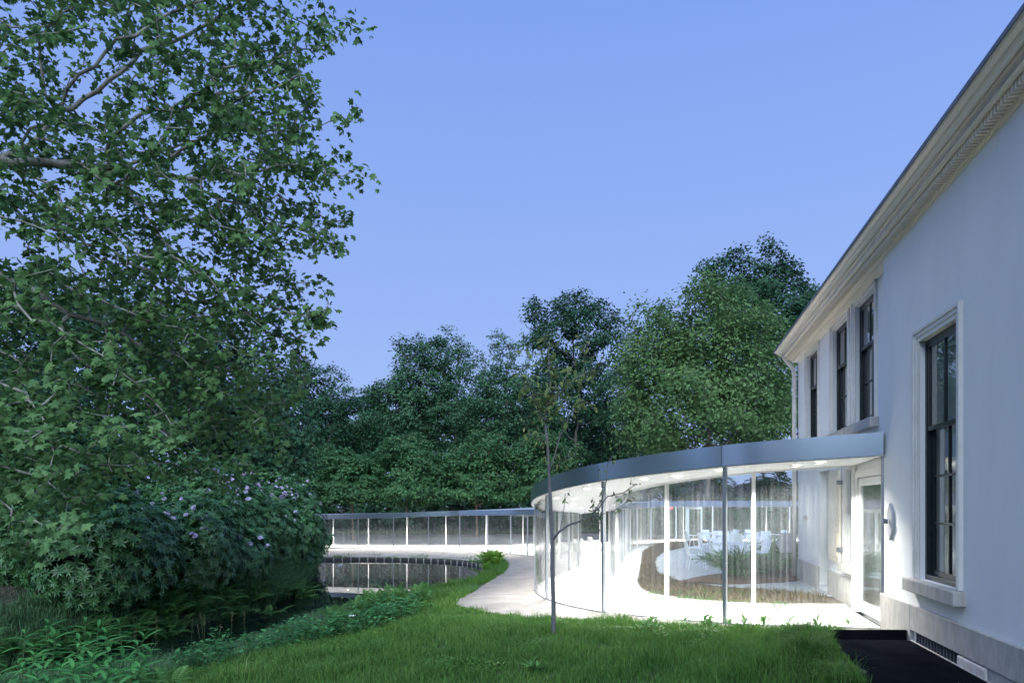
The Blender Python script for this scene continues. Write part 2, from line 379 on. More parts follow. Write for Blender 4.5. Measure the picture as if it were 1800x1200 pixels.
ceil_pts = [(5.36, 9.86, 2.50), (5.75, 11.5, 2.45), (3.40, 10.9, 2.40), (4.25, 12.0, 2.36), (1.75, 13.04, 2.25), (3.04, 13.4, 2.22), (0.79, 15.4, 2.03),
            (2.43, 15.8, 2.03), (0.62, 18, 1.84), (2.6, 18.3, 1.87), (1.45, 23.2, 1.62), (3.6, 23.3, 1.74), (3.1, 31, 1.42), (5.1, 30.8, 1.66),
            (2.6, 36.5, 1.32), (0.95, 41.7, 1.23), (-.09, 43.9, 1.20), (-1.65, 45.8, 1.16), (-3.62, 47.2, 1.13), (-5.8, 47.5, 1.06),
            (-8.3, 47.8, .96), (-10.8, 48, .90), (-15.8, 48.6, .80), (8.2, 40.3, 1.70), (14.9, 42.5, 1.76), (22.4, 43.5, 1.78),
            (22.6, 46.9, 1.80), (14.4, 46.1, 1.78), (6.1, 47.4, 1.66), (3.4, 48.5, 1.48), (-1.9, 50.3, 1.18), (-7.8, 50.7, .97), (-16, 51.7, .82)]
FLOOR = TPS(floor_pts, 0.02); CEIL = TPS(ceil_pts, 0.02)
FASC = 0.33

POND = catmull([(-9.6, 12.2), (-8.2, 14.8), (-7.3, 16.5), (-6.3, 19), (-5.0, 21.3), (-3.6, 22.8), (-2.4, 24), (-1.8, 26.5), (-1.55, 29.7), (-1.4, 33),
                (-1.35, 36), (-1.8, 39.4), (-3.2, 41.5), (-5.2, 43), (-7.6, 43.8), (-10.5, 44.1), (-13, 43.4), (-14.2, 41.6), (-12.4, 38.8), (-10.4, 36),
                (-9.4, 32), (-8.8, 28), (-8.5, 24.5), (-8.8, 21.4), (-9.6, 18), (-10.6, 15.5), (-11.8, 13.2), (-13.5, 11.5), (-11.5, 10.8), (-9.6, 12.2)], 6)[:-1]
ter_pts = [(0, -2, 0), (3, 3, .02), (3, 6, .04), (3.55, 8.3, .14), (3.25, 7.2, .13), (4.9, 9.5, -.02), (1.5, 8, 0.0), (0, 6, -.04), (0, 9.5, -.09), (2.4, 10.6, -.10), (1.6, 12, -.22), (3.6, 10.2, -.06),
           (-1.3, 15.5, -.52), (-2, 8.4, -.2), (-2, 5, -.2), (-4, 7.5, -.42), (-3, 12, -.62), (-4.2, 16, -1.0), (-5.4, 12.5, -1.1), (-6.3, 14.6, -1.38), (-7.2, 12.6, -1.3), (-6.4, 9, -.78), (-8.5, 9.5, -.85), (-8, 5, -.6),
           (-1, 21, -.82), (-.4, 26, -.95), (0, 32, -1.08), (-.3, 37.5, -1.22), (-1.3, 39.6, -1.48), (-2.8, 42.0, -1.53), (-5.1, 43.5, -1.55), (-7.6, 44.3, -1.56), (-10.5, 44.6, -1.56), (-14, 44.4, -1.52),
           (-11.5, 16.5, -.75), (-14, 15, -.55), (-15, 20, -.4), (-12, 25, -.6), (-13, 32, -.7), (-20, 30, -.3), (-18, 12, -.4), (-15, 38, -.9), (-22, 48, -.9), (-30, 20, -.2),
           (7, 13, -.02), (8, 15, -.05), (6, 20, -.22), (7, 27, -.28), (10, 34, -.32), (14, 38, -.35), (14, 25, -.25), (20, 30, -.3), (25, 20, -.2), (30, 40, -.3),
           (-20, 60, -1.0), (-8, 56, -1.1), (2, 55, -.9), (12, 52, -.6), (25, 55, -.4), (40, 60, -.3), (-45, 70, -.8), (0, 80, -.7), (45, 90, -.4), (-60, 20, -.2), (60, 20, -.2), (0, -30, 0), (-40, -30, 0), (40, -30, 0), (0, 130, -.6)]
ter_pts += [(x, y, z-0.05) for x, y, z in floor_pts]
TER = TPS(ter_pts, 0.05)

PADA = np.array([(4.9, 6.2), (3.3, 6.2), (3.4, 6.6), (3.62, 7.4), (3.82, 8.1), (4.1, 8.8), (5.6, 8.8)])

def hgt(x, y):
    x = np.asarray(x, float); y = np.asarray(y, float)
    z = np.clip(TER(x, y), -1.62, 0.25)
    r = np.hypot(x, y-30); f = np.clip((r-70)/60, 0, 1); z = z*(1-f) + (-0.5)*f
    near = (x > -20) & (x < 4) & (y > 5) & (y < 50)
    if near.any():
        xs, ys = x[near], y[near]
        d = poly_dist(xs, ys, POND); ins = in_poly(xs, ys, POND); sd = np.where(ins, -d, d)
        t_ = np.clip((sd+0.25)/np.where(ys > 33, 0.35, np.where(xs > -3.2, .9, 2.0)), 0, 1); t_ = t_*t_*(3-2*t_)
        zz = z[near]; bed = ZW - 0.12 - 0.5*np.clip(-sd, 0, 1)
        z = z.copy(); z[near] = bed*(1-t_) + zz*t_
    pd = in_poly(x, y, PADA)
    if pd.any():
        z = z.copy(); z[pd] = np.minimum(z[pd], 0.02)
    inf = in_poly(x, y, FOOT)
    if inf.any():
        z = z.copy(); z[inf] = np.minimum(z[inf], FLOOR(x[inf], y[inf]) - 0.06)
    return z

def h1(x, y): return float(hgt(np.array([x]), np.array([y]))[0])

# ground: one sheet out to the horizon
def axis(lo, hi, d, far):
    a = list(np.arange(lo, hi+1e-6, d)); s = d
    while a[-1] < far: s *= 1.25; a.append(a[-1]+s)
    s = d
    while a[0] > -far: s *= 1.25; a.insert(0, a[0]-s)
    return np.array(a)
gx = axis(-22, 24, 0.3, 700); gy = axis(4, 54, 0.3, 700)
XX, YY = np.meshgrid(gx, gy); ZZ = hgt(XX, YY)
nx, ny = len(gx), len(gy)
idx = np.arange(nx*ny).reshape(ny, nx)
F = np.stack([idx[:-1, :-1], idx[:-1, 1:], idx[1:, 1:], idx[1:, :-1]], -1).reshape(-1, 4)
tag(meshobj('ground', np.stack([XX, YY, ZZ], -1).reshape(-1, 3), F, M['soil'], smooth=True), kind='structure')
tag(sheet('pond_water', [(-16.5, 9.5), (-0.6, 9.5), (-0.6, 44.4), (-16.5, 44.4)], lambda x, y: np.full(len(x), ZW), M['water'], 3.0), kind='structure')

def offset_curve0(cv, d):
    tg = np.gradient(cv, axis=0); tg /= np.linalg.norm(tg, axis=1)[:, None]
    return cv + np.column_stack([tg[:, 1], -tg[:, 0]])*d

# sandy path
PATH_in = [(5.05, 9.35), (4.5, 9.75), (3.3, 10.25), (2.4, 11.0), (1.5, 11.75), (0.7, 12.4), (0, 13.2), (-.7, 14.4), (-1.3, 15.9), (-1.3, 17.5), (-1.15, 20), (-.95, 22.7), (-.65, 25.5),
           (-.35, 28.5), (-.2, 31.6), (-.25, 34), (-.45, 36.4), (-1.35, 38.6), (-1.85, 39.95), (-3.15, 41.85), (-5.15, 43.35), (-7.6, 44.15), (-10.5, 44.42), (-16, 44.2)]
pin = catmull(PATH_in, 8); pin[:, 0] += RNG.normal(0, .035, len(pin)); pin[:, 1] += RNG.normal(0, .035, len(pin))
aout = A.copy()
PATHP = np.vstack([pin, aout[::-1]])
tag(sheet('path', PATHP, lambda x, y: hgt(x, y) + 0.02 + np.where(poly_dist(x, y, A, False) < 0.05, 0.03, 0), M['sand'], 0.35), kind='structure')

bk = offset_curve0(C, .12); bk2 = np.column_stack([C[:, 0]*1.1, C[:, 1]+13.5])
tag(sheet('woodland_path', np.vstack([bk, bk2[::-1]]), lambda x, y: hgt(x, y)+.02, M['sand'], .7), kind='structure')

# courtyard: pale strip, planting bed, gravel
bc = B[:-1].copy()
tang = np.gradient(bc, axis=0); tang /= np.linalg.norm(tang, axis=1)[:, None]
nrm = np.column_stack([tang[:, 1], -tang[:, 0]]) * -1
mid = np.array([10.0, 25.0]); sgn = np.sign(((mid-bc)*nrm).sum(1)); nrm *= sgn[:, None]
def inset(d): return bc + nrm*d
CY = np.vstack([inset(0.02), [(24, 38), (24, 14), (7.2, 12.5)]])
tag(sheet('courtyard_bed', np.vstack([inset(0.02), [(22, 38), (22, 12.5), (6.3, 11.5)]]), lambda x, y: hgt(x, y)+0.05, M['dry'], 0.5), kind='structure')
ap = inset(0.03)[:100]; ap2 = inset(0.75)[:100]
tag(sheet('pale_strip', np.vstack([ap, ap2[::-1]]), lambda x, y: hgt(x, y)+0.065, M['apron'], 0.4), kind='structure')
GRAV = catmull([(5.6, 14.6), (4.9, 16), (4.45, 18), (4.45, 20.5), (4.95, 23.4), (5.7, 27), (7, 31), (8.8, 34.6), (11.5, 37.8), (16, 39.2), (22, 39.5)], 6)
GRAV = np.vstack([GRAV, [(22, 13), (8, 12.6), (6.35, 12.6)]])
tag(sheet('gravel', GRAV, lambda x, y: hgt(x, y)+0.08, M['gravel'], 0.5), kind='structure')

# ------------------------------------------------------------------ glass pavilion
pav = thing('glass_pavilion', 'curved glass corridor pavilion with thin grey metal roof joined to the white house', 'pavilion', (5.3, 9.9, 0))
sheet('floor', FOOT, lambda x, y: FLOOR(x, y)+0.0, M['floor'], 0.8, pav)
sheet('ceiling', FOOT, CEIL, M['ceiling'], 0.8, pav, flip=True)

def offset_curve(cv, d):
    tg = np.gradient(cv, axis=0); tg /= np.linalg.norm(tg, axis=1)[:, None]
    return cv + np.column_stack([-tg[:, 1], tg[:, 0]])*d
OUT_A, OUT_B, OUT_C = +1, -1, -1
def test_out(cv, s):
    q = offset_curve(cv, 0.2*s)
    return in_poly(q[:, 0], q[:, 1], FOOT).mean() < 0.5
OUT_A = 1 if test_out(A, 1) else -1; OUT_B = 1 if test_out(B, 1) else -1; OUT_C = 1 if test_out(C, 1) else -1
roofpoly = np.vstack([offset_curve(A, .10*OUT_A), offset_curve(C, .10*OUT_C)[::-1], offset_curve(B, .10*OUT_B)[::-1]])
sheet('roof', roofpoly, lambda x, y: CEIL(x, y)+FASC-0.02, M['roofing'], 0.8, pav)

def band(name, cv, d0, d1, z0f, z1f, m, parent, smooth=True):
    a = offset_curve(cv, d0); b_ = offset_curve(cv, d1); n = len(cv)
    z0 = z0f(cv[:, 0], cv[:, 1]); z1 = z1f(cv[:, 0], cv[:, 1])
    V = np.vstack([np.column_stack([a, z0]), np.column_stack([a, z1]), np.column_stack([b_, z1]), np.column_stack([b_, z0])])
    Fc = []
    for i in range(n-1):
        for k in range(4):
            k2 = (k+1) % 4
            Fc.append((k*n+i, k*n+i+1, k2*n+i+1, k2*n+i))
    Fc.append((0, n, 2*n, 3*n)); Fc.append((n-1, 4*n-1, 3*n-1, 2*n-1))
    o = meshobj(name, [tuple(v) for v in V], Fc, m, parent)
    if smooth:
        for p in o.data.polygons: p.use_smooth = True
        o.data.shade_smooth() if hasattr(o.data, 'shade_smooth') else None
        md = o.modifiers.new('es', 'EDGE_SPLIT'); md.split_angle = R(35)
    return o

for cv, posts, so, inner in ((A, A_posts, OUT_A, False), (B, B_posts, OUT_B, True), (C, C_posts, OUT_C, True)):
    for i in range(len(posts)-1):
        seg = cv[i*NS:(i+1)*NS+1]
        # the tangent at the ends comes from the whole curve
        lo = max(i*NS-1, 0); hi = min((i+1)*NS+2, len(cv))
        band('glass_panel', seg, 0.012*so, -0.012*so, lambda x, y: FLOOR(x, y)+0.012, lambda x, y: CEIL(x, y)+0.02, M['glass'], pav)
        band('fascia_panel', seg, (.10+.02)*so, .10*so, lambda x, y: CEIL(x, y)+0.0, lambda x, y: CEIL(x, y)+FASC, M['fascia'], pav)
        band('eave_soffit', seg, .099*so, -.05*so, lambda x, y: CEIL(x, y)-0.014, lambda x, y: CEIL(x, y)-0.004, M['ceiling'], pav)
        band('base_channel', seg, .03*so, -.03*so, lambda x, y: FLOOR(x, y)-0.09, lambda x, y: FLOOR(x, y)+0.012, M['steel' if not inner else 'white'], pav)
    for i, (x, y) in enumerate(posts):
        z0 = float(FLOOR(x, y)) + 0.013; z1 = float(CEIL(x, y))
        tx, ty = (cv[min(i*NS+1, len(cv)-1)] - cv[max(i*NS-1, 0)]); l = math.hypot(tx, ty); tx /= l; ty /= l
        hw = 0.028
        mb = MB(lambda a, b_, c, x=x, y=y, tx=tx, ty=ty: (x+a*tx-b_*ty, y+a*ty+b_*tx, c))
        mb.box(-hw, hw, -.032, .032, z0, z1)
        mb.build('post', M['white'] if inner else M['steel'], pav)

# ceiling downlights along the corridors
def nearest_mid(pa, cvb):
    d = np.hypot(cvb[:, 0]-pa[0], cvb[:, 1]-pa[1]); q = cvb[d.argmin()]; return ((pa[0]+q[0])/2, (pa[1]+q[1])/2)
lamps = []
for i in range(0, 12): 
    s = A[i*NS+4]; lamps.append(nearest_mid(s, B))
for i in range(13, 21):
    s = A[i*NS+4]; lamps.append(nearest_mid(s, C))
for i in range(13, 19):
    s = B[i*NS+4]; lamps.append(nearest_mid(s, C))
near_row = offset_curve(A, -.42*OUT_A)
near_set = {tuple(near_row[i]) for i in (3, 9, 14, 20, 27)}
lamps += sorted(near_set)
lamps += [(4.3, 43.5), (7.2, 43.6), (2.2, 45.5)]
ldata = bpy.data.lights.new('downlight', 'AREA'); ldata.shape = 'DISK'; ldata.size = 0.12; ldata.energy = LAMP_W; ldata.color = (1.0, 0.97, 0.93)
ldata.spread = R(140)
ldata2 = ldata.copy(); ldata2.energy = LAMP_W*1.7
ldata3 = ldata.copy(); ldata3.energy = LAMP_W*.22
for (x, y) in lamps:
    zc = float(CEIL(x, y))
    mb = MB(); n = 16
    vsx = [(x+.06*math.cos(2*math.pi*k/n), y+.06*math.sin(2*math.pi*k/n), zc-.016) for k in range(n)]
    mb.add(vsx, [tuple(range(n))[::-1]])
    o = mb.build('lamp_lens', M['lamp'], None)
    mb = MB()
    for r0, r1, za, zb in ((.062, .085, zc-.022, zc-.003),):
        ring = []
        for k in range(n):
            c, s_ = math.cos(2*math.pi*k/n), math.sin(2*math.pi*k/n)
            ring += [(x+r0*c, y+r0*s_, za), (x+r1*c, y+r1*s_, za), (x+r1*c, y+r1*s_, zb)]
        fs = []
        for k in range(n):
            k2 = (k+1) % n
            fs += [(3*k, 3*k2, 3*k2+1, 3*k+1), (3*k+1, 3*k2+1, 3*k2+2, 3*k+2)]
        mb.add(ring, fs)
    dl = mb.build('downlight', M['white'], pav)
    set_parent(o, dl)
    lo_ = link(bpy.data.objects.new('downlight_light', ldata2 if y > 36 else ldata3 if (x, y) in near_set else ldata)); lo_.location = (x, y, zc-0.03); set_parent(lo_, dl)

# ------------------------------------------------------------------ white house
TH = math.atan2(265, 1200); DX, DY = math.sin(TH), math.cos(TH)
W0 = (5.36, 9.86)
def H(u, n, z):                                      # u along the wall away from the camera, n out of the wall, z up
    return (W0[0] + u*DX - n*DY, W0[1] + u*DY + n*DX, z)
def u_at(px, n=0.0):                                 # wall coordinate seen at photo column px
    k = (px-900)/1200.0; x0 = W0[0]-n*DY; y0 = W0[1]+n*DX
    return (x0 - k*y0)/(k*DY - DX)
house = thing('white_house', 'white stucco house with cream cornice and tall dark sash windows', 'house', (W0[0], W0[1], 0))
U0, U1 = -13.0, 7.15
REC = -0.15

def wall(u0, u1, z0, z1, holes, n, depth, name='wall', m=None):
    us = sorted({u0, u1, *[h[0] for h in holes], *[h[1] for h in holes]}); zs = sorted({z0, z1, *[h[2] for h in holes], *[h[3] for h in holes]})
    mb = MB(H)
    for i in range(len(us)-1):
        for j in range(len(zs)-1):
            uc, zc = (us[i]+us[i+1])/2, (zs[j]+zs[j+1])/2
            if any(h[0] < uc < h[1] and h[2] < zc < h[3] for h in holes): continue
            mb.add([(us[i], n, zs[j]), (us[i+1], n, zs[j]), (us[i+1], n, zs[j+1]), (us[i], n, zs[j+1])], [(3, 2, 1, 0)])
    for (a, b_, c, d) in holes:
        k = n-depth
        mb.add([(a,n,c),(a,k,c),(a,k,d),(a,n,d)], [(0,1,2,3)]); mb.add([(b_,n,c),(b_,k,c),(b_,k,d),(b_,n,d)], [(3,2,1,0)])
        mb.add([(a,n,d),(b_,n,d),(b_,k,d),(a,k,d)], [(3,2,1,0)]); mb.add([(a,n,c),(b_,n,c),(b_,k,c),(a,k,c)], [(0,1,2,3)])
    return mb.build(name, m or M['stucco'], house)

def window(u0, u1, z0, z1, n, mid, lower_rows, reveal=0.06, arch=0.13, sill=True, cur=True, arch_on=True):
    """u0..u1, z0..z1 is the clear opening; n the wall plane; mid = height of the meeting rail"""
    w_ = None
    mb = MB(H)                                        # frame around the two sashes
    k = n-reveal; f = 0.045
    mb.box(u0, u0+f, k-.10, k, z0, z1); mb.box(u1-f, u1, k-.10, k, z0, z1)
    mb.box(u0+f, u1-f, k-.10, k, z1-f, z1); mb.box(u0+f, u1-f, k-.10, k, z0, z0+f+.02)
    win = mb.build('window', M['darkwood'], house)
    if arch_on:
        mb = MB(H)
        for (d0, d1, p) in ((0, arch*.35, .015), (arch*.35, arch*.7, .028), (arch*.7, arch, .045)):
            mb.box(u0-d1, u0-d0, n-.01, n+p, z0-.0, z1+d1); mb.box(u1+d0, u1+d1, n-.01, n+p, z0, z1+d1)
            mb.box(u0-d0, u1+d0, n-.01, n+p, z1+d0, z1+d1)
        mb.build('architrave', M['trim'], win, bevel=.006)
    if sill:
        mb = MB(H); mb.box(u0-arch-.08, u1+arch+.08, n-reveal+.0, n+.13, z0-.16, z0-.004)
        mb.build('sill', M['plinth'], win, bevel=.01)
    um = (u0+u1)/2
    def sash(name, za, zb, rows, kk):
        mb = MB(H); g = 0.045
        mb.box(u0+f, u0+f+g, kk-.04, kk, za, zb); mb.box(u1-f-g, u1-f, kk-.04, kk, za, zb)
        mb.box(u0+f+g, u1-f-g, kk-.04, kk, za, za+g*1.2); mb.box(u0+f+g, u1-f-g, kk-.04, kk, zb-g, zb)
        mb.build(name, M['darkwood'], win)
        za2, zb2 = za+g*1.2, zb-g
        mb = MB(H); mb.box(um-.016, um+.016, kk-.036, kk-.003, za2, zb2)
        mb.build('glazing_bar', M['darkwood'], win)
        hs = (zb2-za2)/rows
        for r in range(1, rows):
            for (ua, ub) in ((u0+f+g, um-.016), (um+.016, u1-f-g)):
                mb = MB(H); mb.box(ua, ub, kk-.036, kk-.003, za2+r*hs-.014, za2+r*hs+.014); mb.build('glazing_bar', M['darkwood'], win)
        for r in range(rows):
            for (ua, ub) in ((u0+f+g, um-.016), (um+.016, u1-f-g)):
                mb = MB(H); tl = random.uniform(-.0015, .0015)
                lo, hi_ = za2+r*hs+(.014 if r else 0), za2+(r+1)*hs-(.014 if r < rows-1 else 0)
                mb.add([(ua, kk-.02+tl, lo), (ub, kk-.02-tl, lo), (ub, kk-.02-tl, hi_), (ua, kk-.02+tl, hi_)], [(3, 2, 1, 0)])
                mb.build('pane', M['pane'], win)
    sash('upper_sash', mid-.03, z1-f, 1, k-.01); sash('lower_sash', z0+f+.02, mid+.03, lower_rows, k-.055)
    # room and curtains behind
    mb = MB(H); k2 = k-.101
    a, b_, c, d, dd = u0-.3, u1+.3, z0-.3, z1+.3, k2-1.4
    mb.add([(a,dd,c),(b_,dd,c),(b_,dd,d),(a,dd,d)], [(3,2,1,0)])
    mb.add([(a,k2,c),(a,dd,c),(a,dd,d),(a,k2,d)], [(0,1,2,3)]); mb.add([(b_,k2,c),(b_,dd,c),(b_,dd,d),(b_,k2,d)], [(3,2,1,0)])
    mb.add([(a,k2,d),(b_,k2,d),(b_,dd,d),(a,dd,d)], [(3,2,1,0)]); mb.add([(a,k2,c),(b_,k2,c),(b_,dd,c),(a,dd,c)], [(0,1,2,3)])
    mb.build('room', M['room'], win)
    if cur:
        for (ua, ub) in ((u0+.0, u0+.40*(u1-u0)), (u1-.40*(u1-u0), u1)):
            mb = MB(H); nn = 40; vs_ = []; fs = []
            for i in range(nn+1):
                u = ua+(ub-ua)*i/nn; q = k2-.16+.03*math.sin(i*1.1)
                vs_ += [(u, q, z0-.05), (u, q, z1-.02)]
            for i in range(nn): fs.append((2*i, 2*i+1, 2*i+3, 2*i+2))
            mb.add(vs_, fs); mb.build('curtain', M['curtain'], win, smooth=True)
    return win

ARCH = 0.15
# big ground floor window in the near wall
na, nb = u_at(1693), u_at(1609)
big = (na+ARCH, nb-ARCH, 0.87, 3.80)
holes = [big]
behind = []
uu = big[0] - 3.4
while uu > U0+1: behind.append((uu, uu+big[1]-big[0], .87, 3.80)); uu -= 3.4
holes += behind
wall(U0, 0.0, -0.2, 5.36, holes, 0.0, .27)
mb = MB(H); mb.add([(0, 0, -.2), (0, REC, -.2), (0, REC, 5.36), (0, 0, 5.36)], [(0, 1, 2, 3)]); mb.build('wall_return', M['stucco'], house)
for hh in [big] + behind: window(hh[0], hh[1], hh[2], hh[3], 0.0, 2.72, 3, arch=ARCH)
# recessed wall section beyond the pavilion
far_out = [u_at(1500, REC), u_at(1461.5, REC), u_at(1417.5, REC)]
ups = [(fo-ARCH-1.08, fo-ARCH, 3.16, 5.20) for fo in far_out]
gw = [(1.75, 2.6, 0.75, 2.42)]                       # ground floor window in the courtyard
slot = (6.0, 6.28, 1.55, 2.05)
dr = (3.9, 4.85, 0.12, 2.5)                           # door recess beside the shutter
hall = (0.22, 1.42, 0.02, 2.28)
wall(0.0, U1, -0.3, 5.36, ups + gw + [slot, dr, hall], REC, .27)
for (a, b_, c, d) in ups: window(a, b_, c, d, REC, 4.45, 2, arch=ARCH)
for (a, b_, c, d) in gw: window(a, b_, c, d, REC, 1.72, 1, arch=.1, cur=False)
mb = MB(H); mb.box(dr[0], dr[1], REC-.27, REC-.22, dr[2], dr[3]); dob = mb.build('garden_door', M['darkwood'], house)
mb = MB(H); mb.tube([(dr[0]+.12, REC-.2, 1.1), (dr[0]+.12, REC-.14, 1.1), (dr[0]+.22, REC-.14, 1.1)], .012); mb.build('handle', M['steel'], dob)
mb = MB(H); mb.box(slot[0], slot[1], REC-.27, REC-.2, slot[2], slot[3]); mb.build('slot_window', M['darkwood'], house)
mb = MB(H); mb.box(slot[0]-.06, slot[1]+.06, REC-.02, REC+.04, slot[2]-.08, slot[2]); mb.build('slot_sill', M['plinth'], house)
# shutter folded back against the wall
mb = MB(H); sa, sb, sz0, sz1 = 2.95, 3.75, .72, 2.45
mb.box(sa, sb, REC+.02, REC+.06, sz0, sz1)
sh = mb.build('shutter', M['cream'], house)
mb = MB(H)
for (a, b_, c, d) in ((sa+.08, sb-.08, sz0+.1, sz0+.55), (sa+.08, sb-.08, sz0+.65, sz1-.1)):
    mb.box(a, b_, REC+.055, REC+.075, c, d)
mb.build('shutter_panel', M['cream'], sh, bevel=.01)
mb = MB(H); mb.box(sa-.05, sa+.02, REC, REC+.09, sz0+.2, sz0+.28); mb.box(sa-.05, sa+.02, REC, REC+.09, sz1-.28, sz1-.2); mb.build('hinge', M['zinc'], sh)
# hall behind the connecting door
mb = MB(H); a, b_, c, d = hall[0]-.1, hall[1]+.4, 0.0, 2.6; k = REC-.27; dd = k-2.6
mb.add([(a,dd,c),(b_,dd,c),(b_,dd,d),(a,dd,d)], [(3,2,1,0)]); mb.add([(a,k,c),(a,dd,c),(a,dd,d),(a,k,d)], [(0,1,2,3)])
mb.add([(b_,k,c),(b_,dd,c),(b_,dd,d),(b_,k,d)], [(3,2,1,0)]); mb.add([(a,k,d),(b_,k,d),(b_,dd,d),(a,dd,d)], [(3,2,1,0)])
mb.add([(a,k,c),(b_,k,c),(b_,dd,c),(a,dd,c)], [(0,1,2,3)]); mb.build('hall', M['hall'], house)
mb = MB(H); mb.box(.62, .78, REC-.27-1.2, REC-.27-1.18, 1.30, 1.52)
scr = mb.build('wall_tablet', M['screen']); tag(scr, 'small bright blue tablet screen seen through the connecting glass door', 'screen')
mb = MB(H); mb.box(.55, .85, REC-.27-1.23, REC-.27-1.2, 0.02, 1.56); o = mb.build('tablet_stand', M['hall']); tag(o, 'slim pale stand carrying the lit tablet inside the house door', 'stand')
# white framed glass door closing the corridor end
mb = MB(H); zd = 2.36
for (a, b_, c, d) in ((0.06, .16, 0.02, zd), (1.50, 1.66, 0.02, zd), (.16, 1.50, zd-.12, zd)):
    mb.box(a, b_, REC+.02, REC+.11, c, d)
mb.box(0.03, 1.68, REC+.02, REC+.08, zd, 2.62)
door = mb.build('door_frame', M['white'], pav)
mb = MB(H)
for (a, b_, c, d) in ((.18, .27, 0.05, zd-.14), (1.38, 1.48, 0.05, zd-.14), (.27, 1.38, 0.05, .22), (.27, 1.38, zd-.26, zd-.14)):
    mb.box(a, b_, REC+.04, REC+.09, c, d)
mb.build('door_leaf', M['white'], door)
mb = MB(H); mb.box(.27, 1.38, REC+.055, REC+.07, .22, zd-.26); mb.build('door_glass', M['pane'], door)
mb = MB(H); mb.tube([(1.43, REC+.09, 1.05), (1.43, REC+.15, 1.05), (1.28, REC+.15, 1.05)], .011); mb.build('door_handle', M['steel'], door)

# plinth stones
brk = [-0.001, u_at(1606), u_at(1686), u_at(1740), u_at(1740)-1.2, u_at(1740)-2.6, u_at(1740)-4.0, U0]
for i in range(len(brk)-1):
    a, b_ = brk[i+1]+.004, brk[i]-.004
    mb = MB(H); mb.box(a, b_, -.02, .045, (-.15 if i == 0 else .205), .52); mb.build('plinth_stone', M['plinth'], house, bevel=.006)
mb = MB(H)
for (a, b_) in ((1.70, 2.9), (2.908, 3.9), (4.85, 6.0), (6.008, U1+.045)):
    pass
for (a, b_) in ((1.70, 2.9), (2.908, 3.9), (4.85, 6.0), (6.008, U1+.045)):
    mb = MB(H); mb.box(a, b_, REC-.02, REC+.045, -.3, .50); mb.build('plinth_stone', M['plinth'], house, bevel=.006)
# low basement opening under the plinth; its inner shade is a flat dark panel
ub0, ub1 = u_at(1690), u_at(1612)
mb = MB(H); mb.box(U0, u_at(1742), .001, .03, -.15, .20); mb.build('lower_plinth', M['concrete'], house)
mb = MB(H); mb.box(u_at(1742)+.004, ub0, .001, .05, -.15, .19); mb.build('rubble_patch', M['rubble'], house, bevel=.02)
mb = MB(H); mb.box(ub0, ub1, .0005, .004, -.15, .204); op = mb.build('basement_dark_panel', M['darkwood'], house)
for i in range(14):
    u = ub0+(i+.5)*(ub1-ub0)/14
    mb = MB(H); mb.box(u-.009, u+.009, .006, .024, .0, .204); mb.build('bar', M['zinc'], op)
# hidden end and back walls so that the house is a closed body
mb = MB(H)
mb.add([(U1, REC, -.3), (U1, -9, -.3), (U1, -9, 5.36), (U1, REC, 5.36)], [(0, 1, 2, 3)])
mb.add([(U0, 0, -.3), (U0, -9, -.3), (U0, -9, 5.36), (U0, 0, 5.36)], [(3, 2, 1, 0)])
mb.add([(U0, -9, -.3), (U1, -9, -.3), (U1, -9, 5.36), (U0, -9, 5.36)], [(0, 1, 2, 3)])
mb.build('end_wall', M['stucco'], house)
# cornice swept along the wall and mitred round the far corner
prof = [(-.02, 5.33), (.012, 5.33), (.016, 5.345), (.032, 5.347), (.036, 5.362), (.045, 5.363), (.045, 5.44), (.150, 5.441), (.150, 5.43), (.168, 5.43), (.175, 5.445), (.19, 5.452), (.19, 5.462),
        (.19, 5.525), (.225, 5.526), (.225, 5.545), (.238, 5.545), (.238, 5.528), (.262, 5.53), (.268, 5.55), (.285, 5.572), (.292, 5.572), (.292, 5.59), (.302, 5.59), (.318, 5.60), (.338, 5.616), (.34, 5.624), (.355, 5.625), (.355, 5.636)]
def sweep(name, pr, m, parent):
    vs_, fs = [], []
    for (o_, z) in pr: vs_ += [H(U0, o_, z), H(U1+o_, o_, z), H(U1+o_, -9, z)]
    for i in range(len(pr)-1):
        fs += [(3*i, 3*i+1, 3*i+4, 3*i+3), (3*i+1, 3*i+2, 3*i+5, 3*i+4)]
    return meshobj(name, vs_, fs, m, parent)
cor = sweep('cornice', prof, M['cream'], house)
sweep('gutter_edge', [(.347, 5.634), (.368, 5.634), (.371, 5.675), (.335, 5.68), (.2, 5.67)], M['zinc'], cor)
sweep('lead_flashing', [(.1915, 5.463), (.1925, 5.4635), (.1925, 5.5235), (.1915, 5.524)], M['lead'], cor)
# filler between recessed wall and cornice
mb = MB(H); mb.box(0.002, U1, REC-.01, .0, 5.30, 5.36); mb.build('frieze', M['cream'], house)
mb = MB(); dp = None
for k in range(190):
    u = -5.0 + k*.064
    if u > U1: break
    if dp is None:
        mb = MB(lambda a, b_, c: (a*DX - b_*DY, a*DY + b_*DX, c)); mb.box(-.016, .016, .04, .140, 5.366, 5.439)
        d_ = mb.build('dentil', M['cream']); dp = d_.data
    else:
        d_ = link(bpy.data.objects.new('dentil', dp))
    d_.location = (W0[0]+u*DX, W0[1]+u*DY, 0); set_parent(d_, cor)
# hipped roof
rz = 5.67; mb = MB(H)
a, b_, c, d = U0, U1+.34, .34, -9.3
mb.add([(a, c, rz), (b_, c, rz), (b_, d, rz), (a, d, rz), (a, (c+d)/2, rz+2.4), (b_-4.6, (c+d)/2, rz+2.4)],
       [(0, 4, 5, 1), (1, 5, 2), (2, 5, 4, 3), (0, 3, 4), (0, 1, 2, 3)])
mb.build('roof', M['roofing'], house)
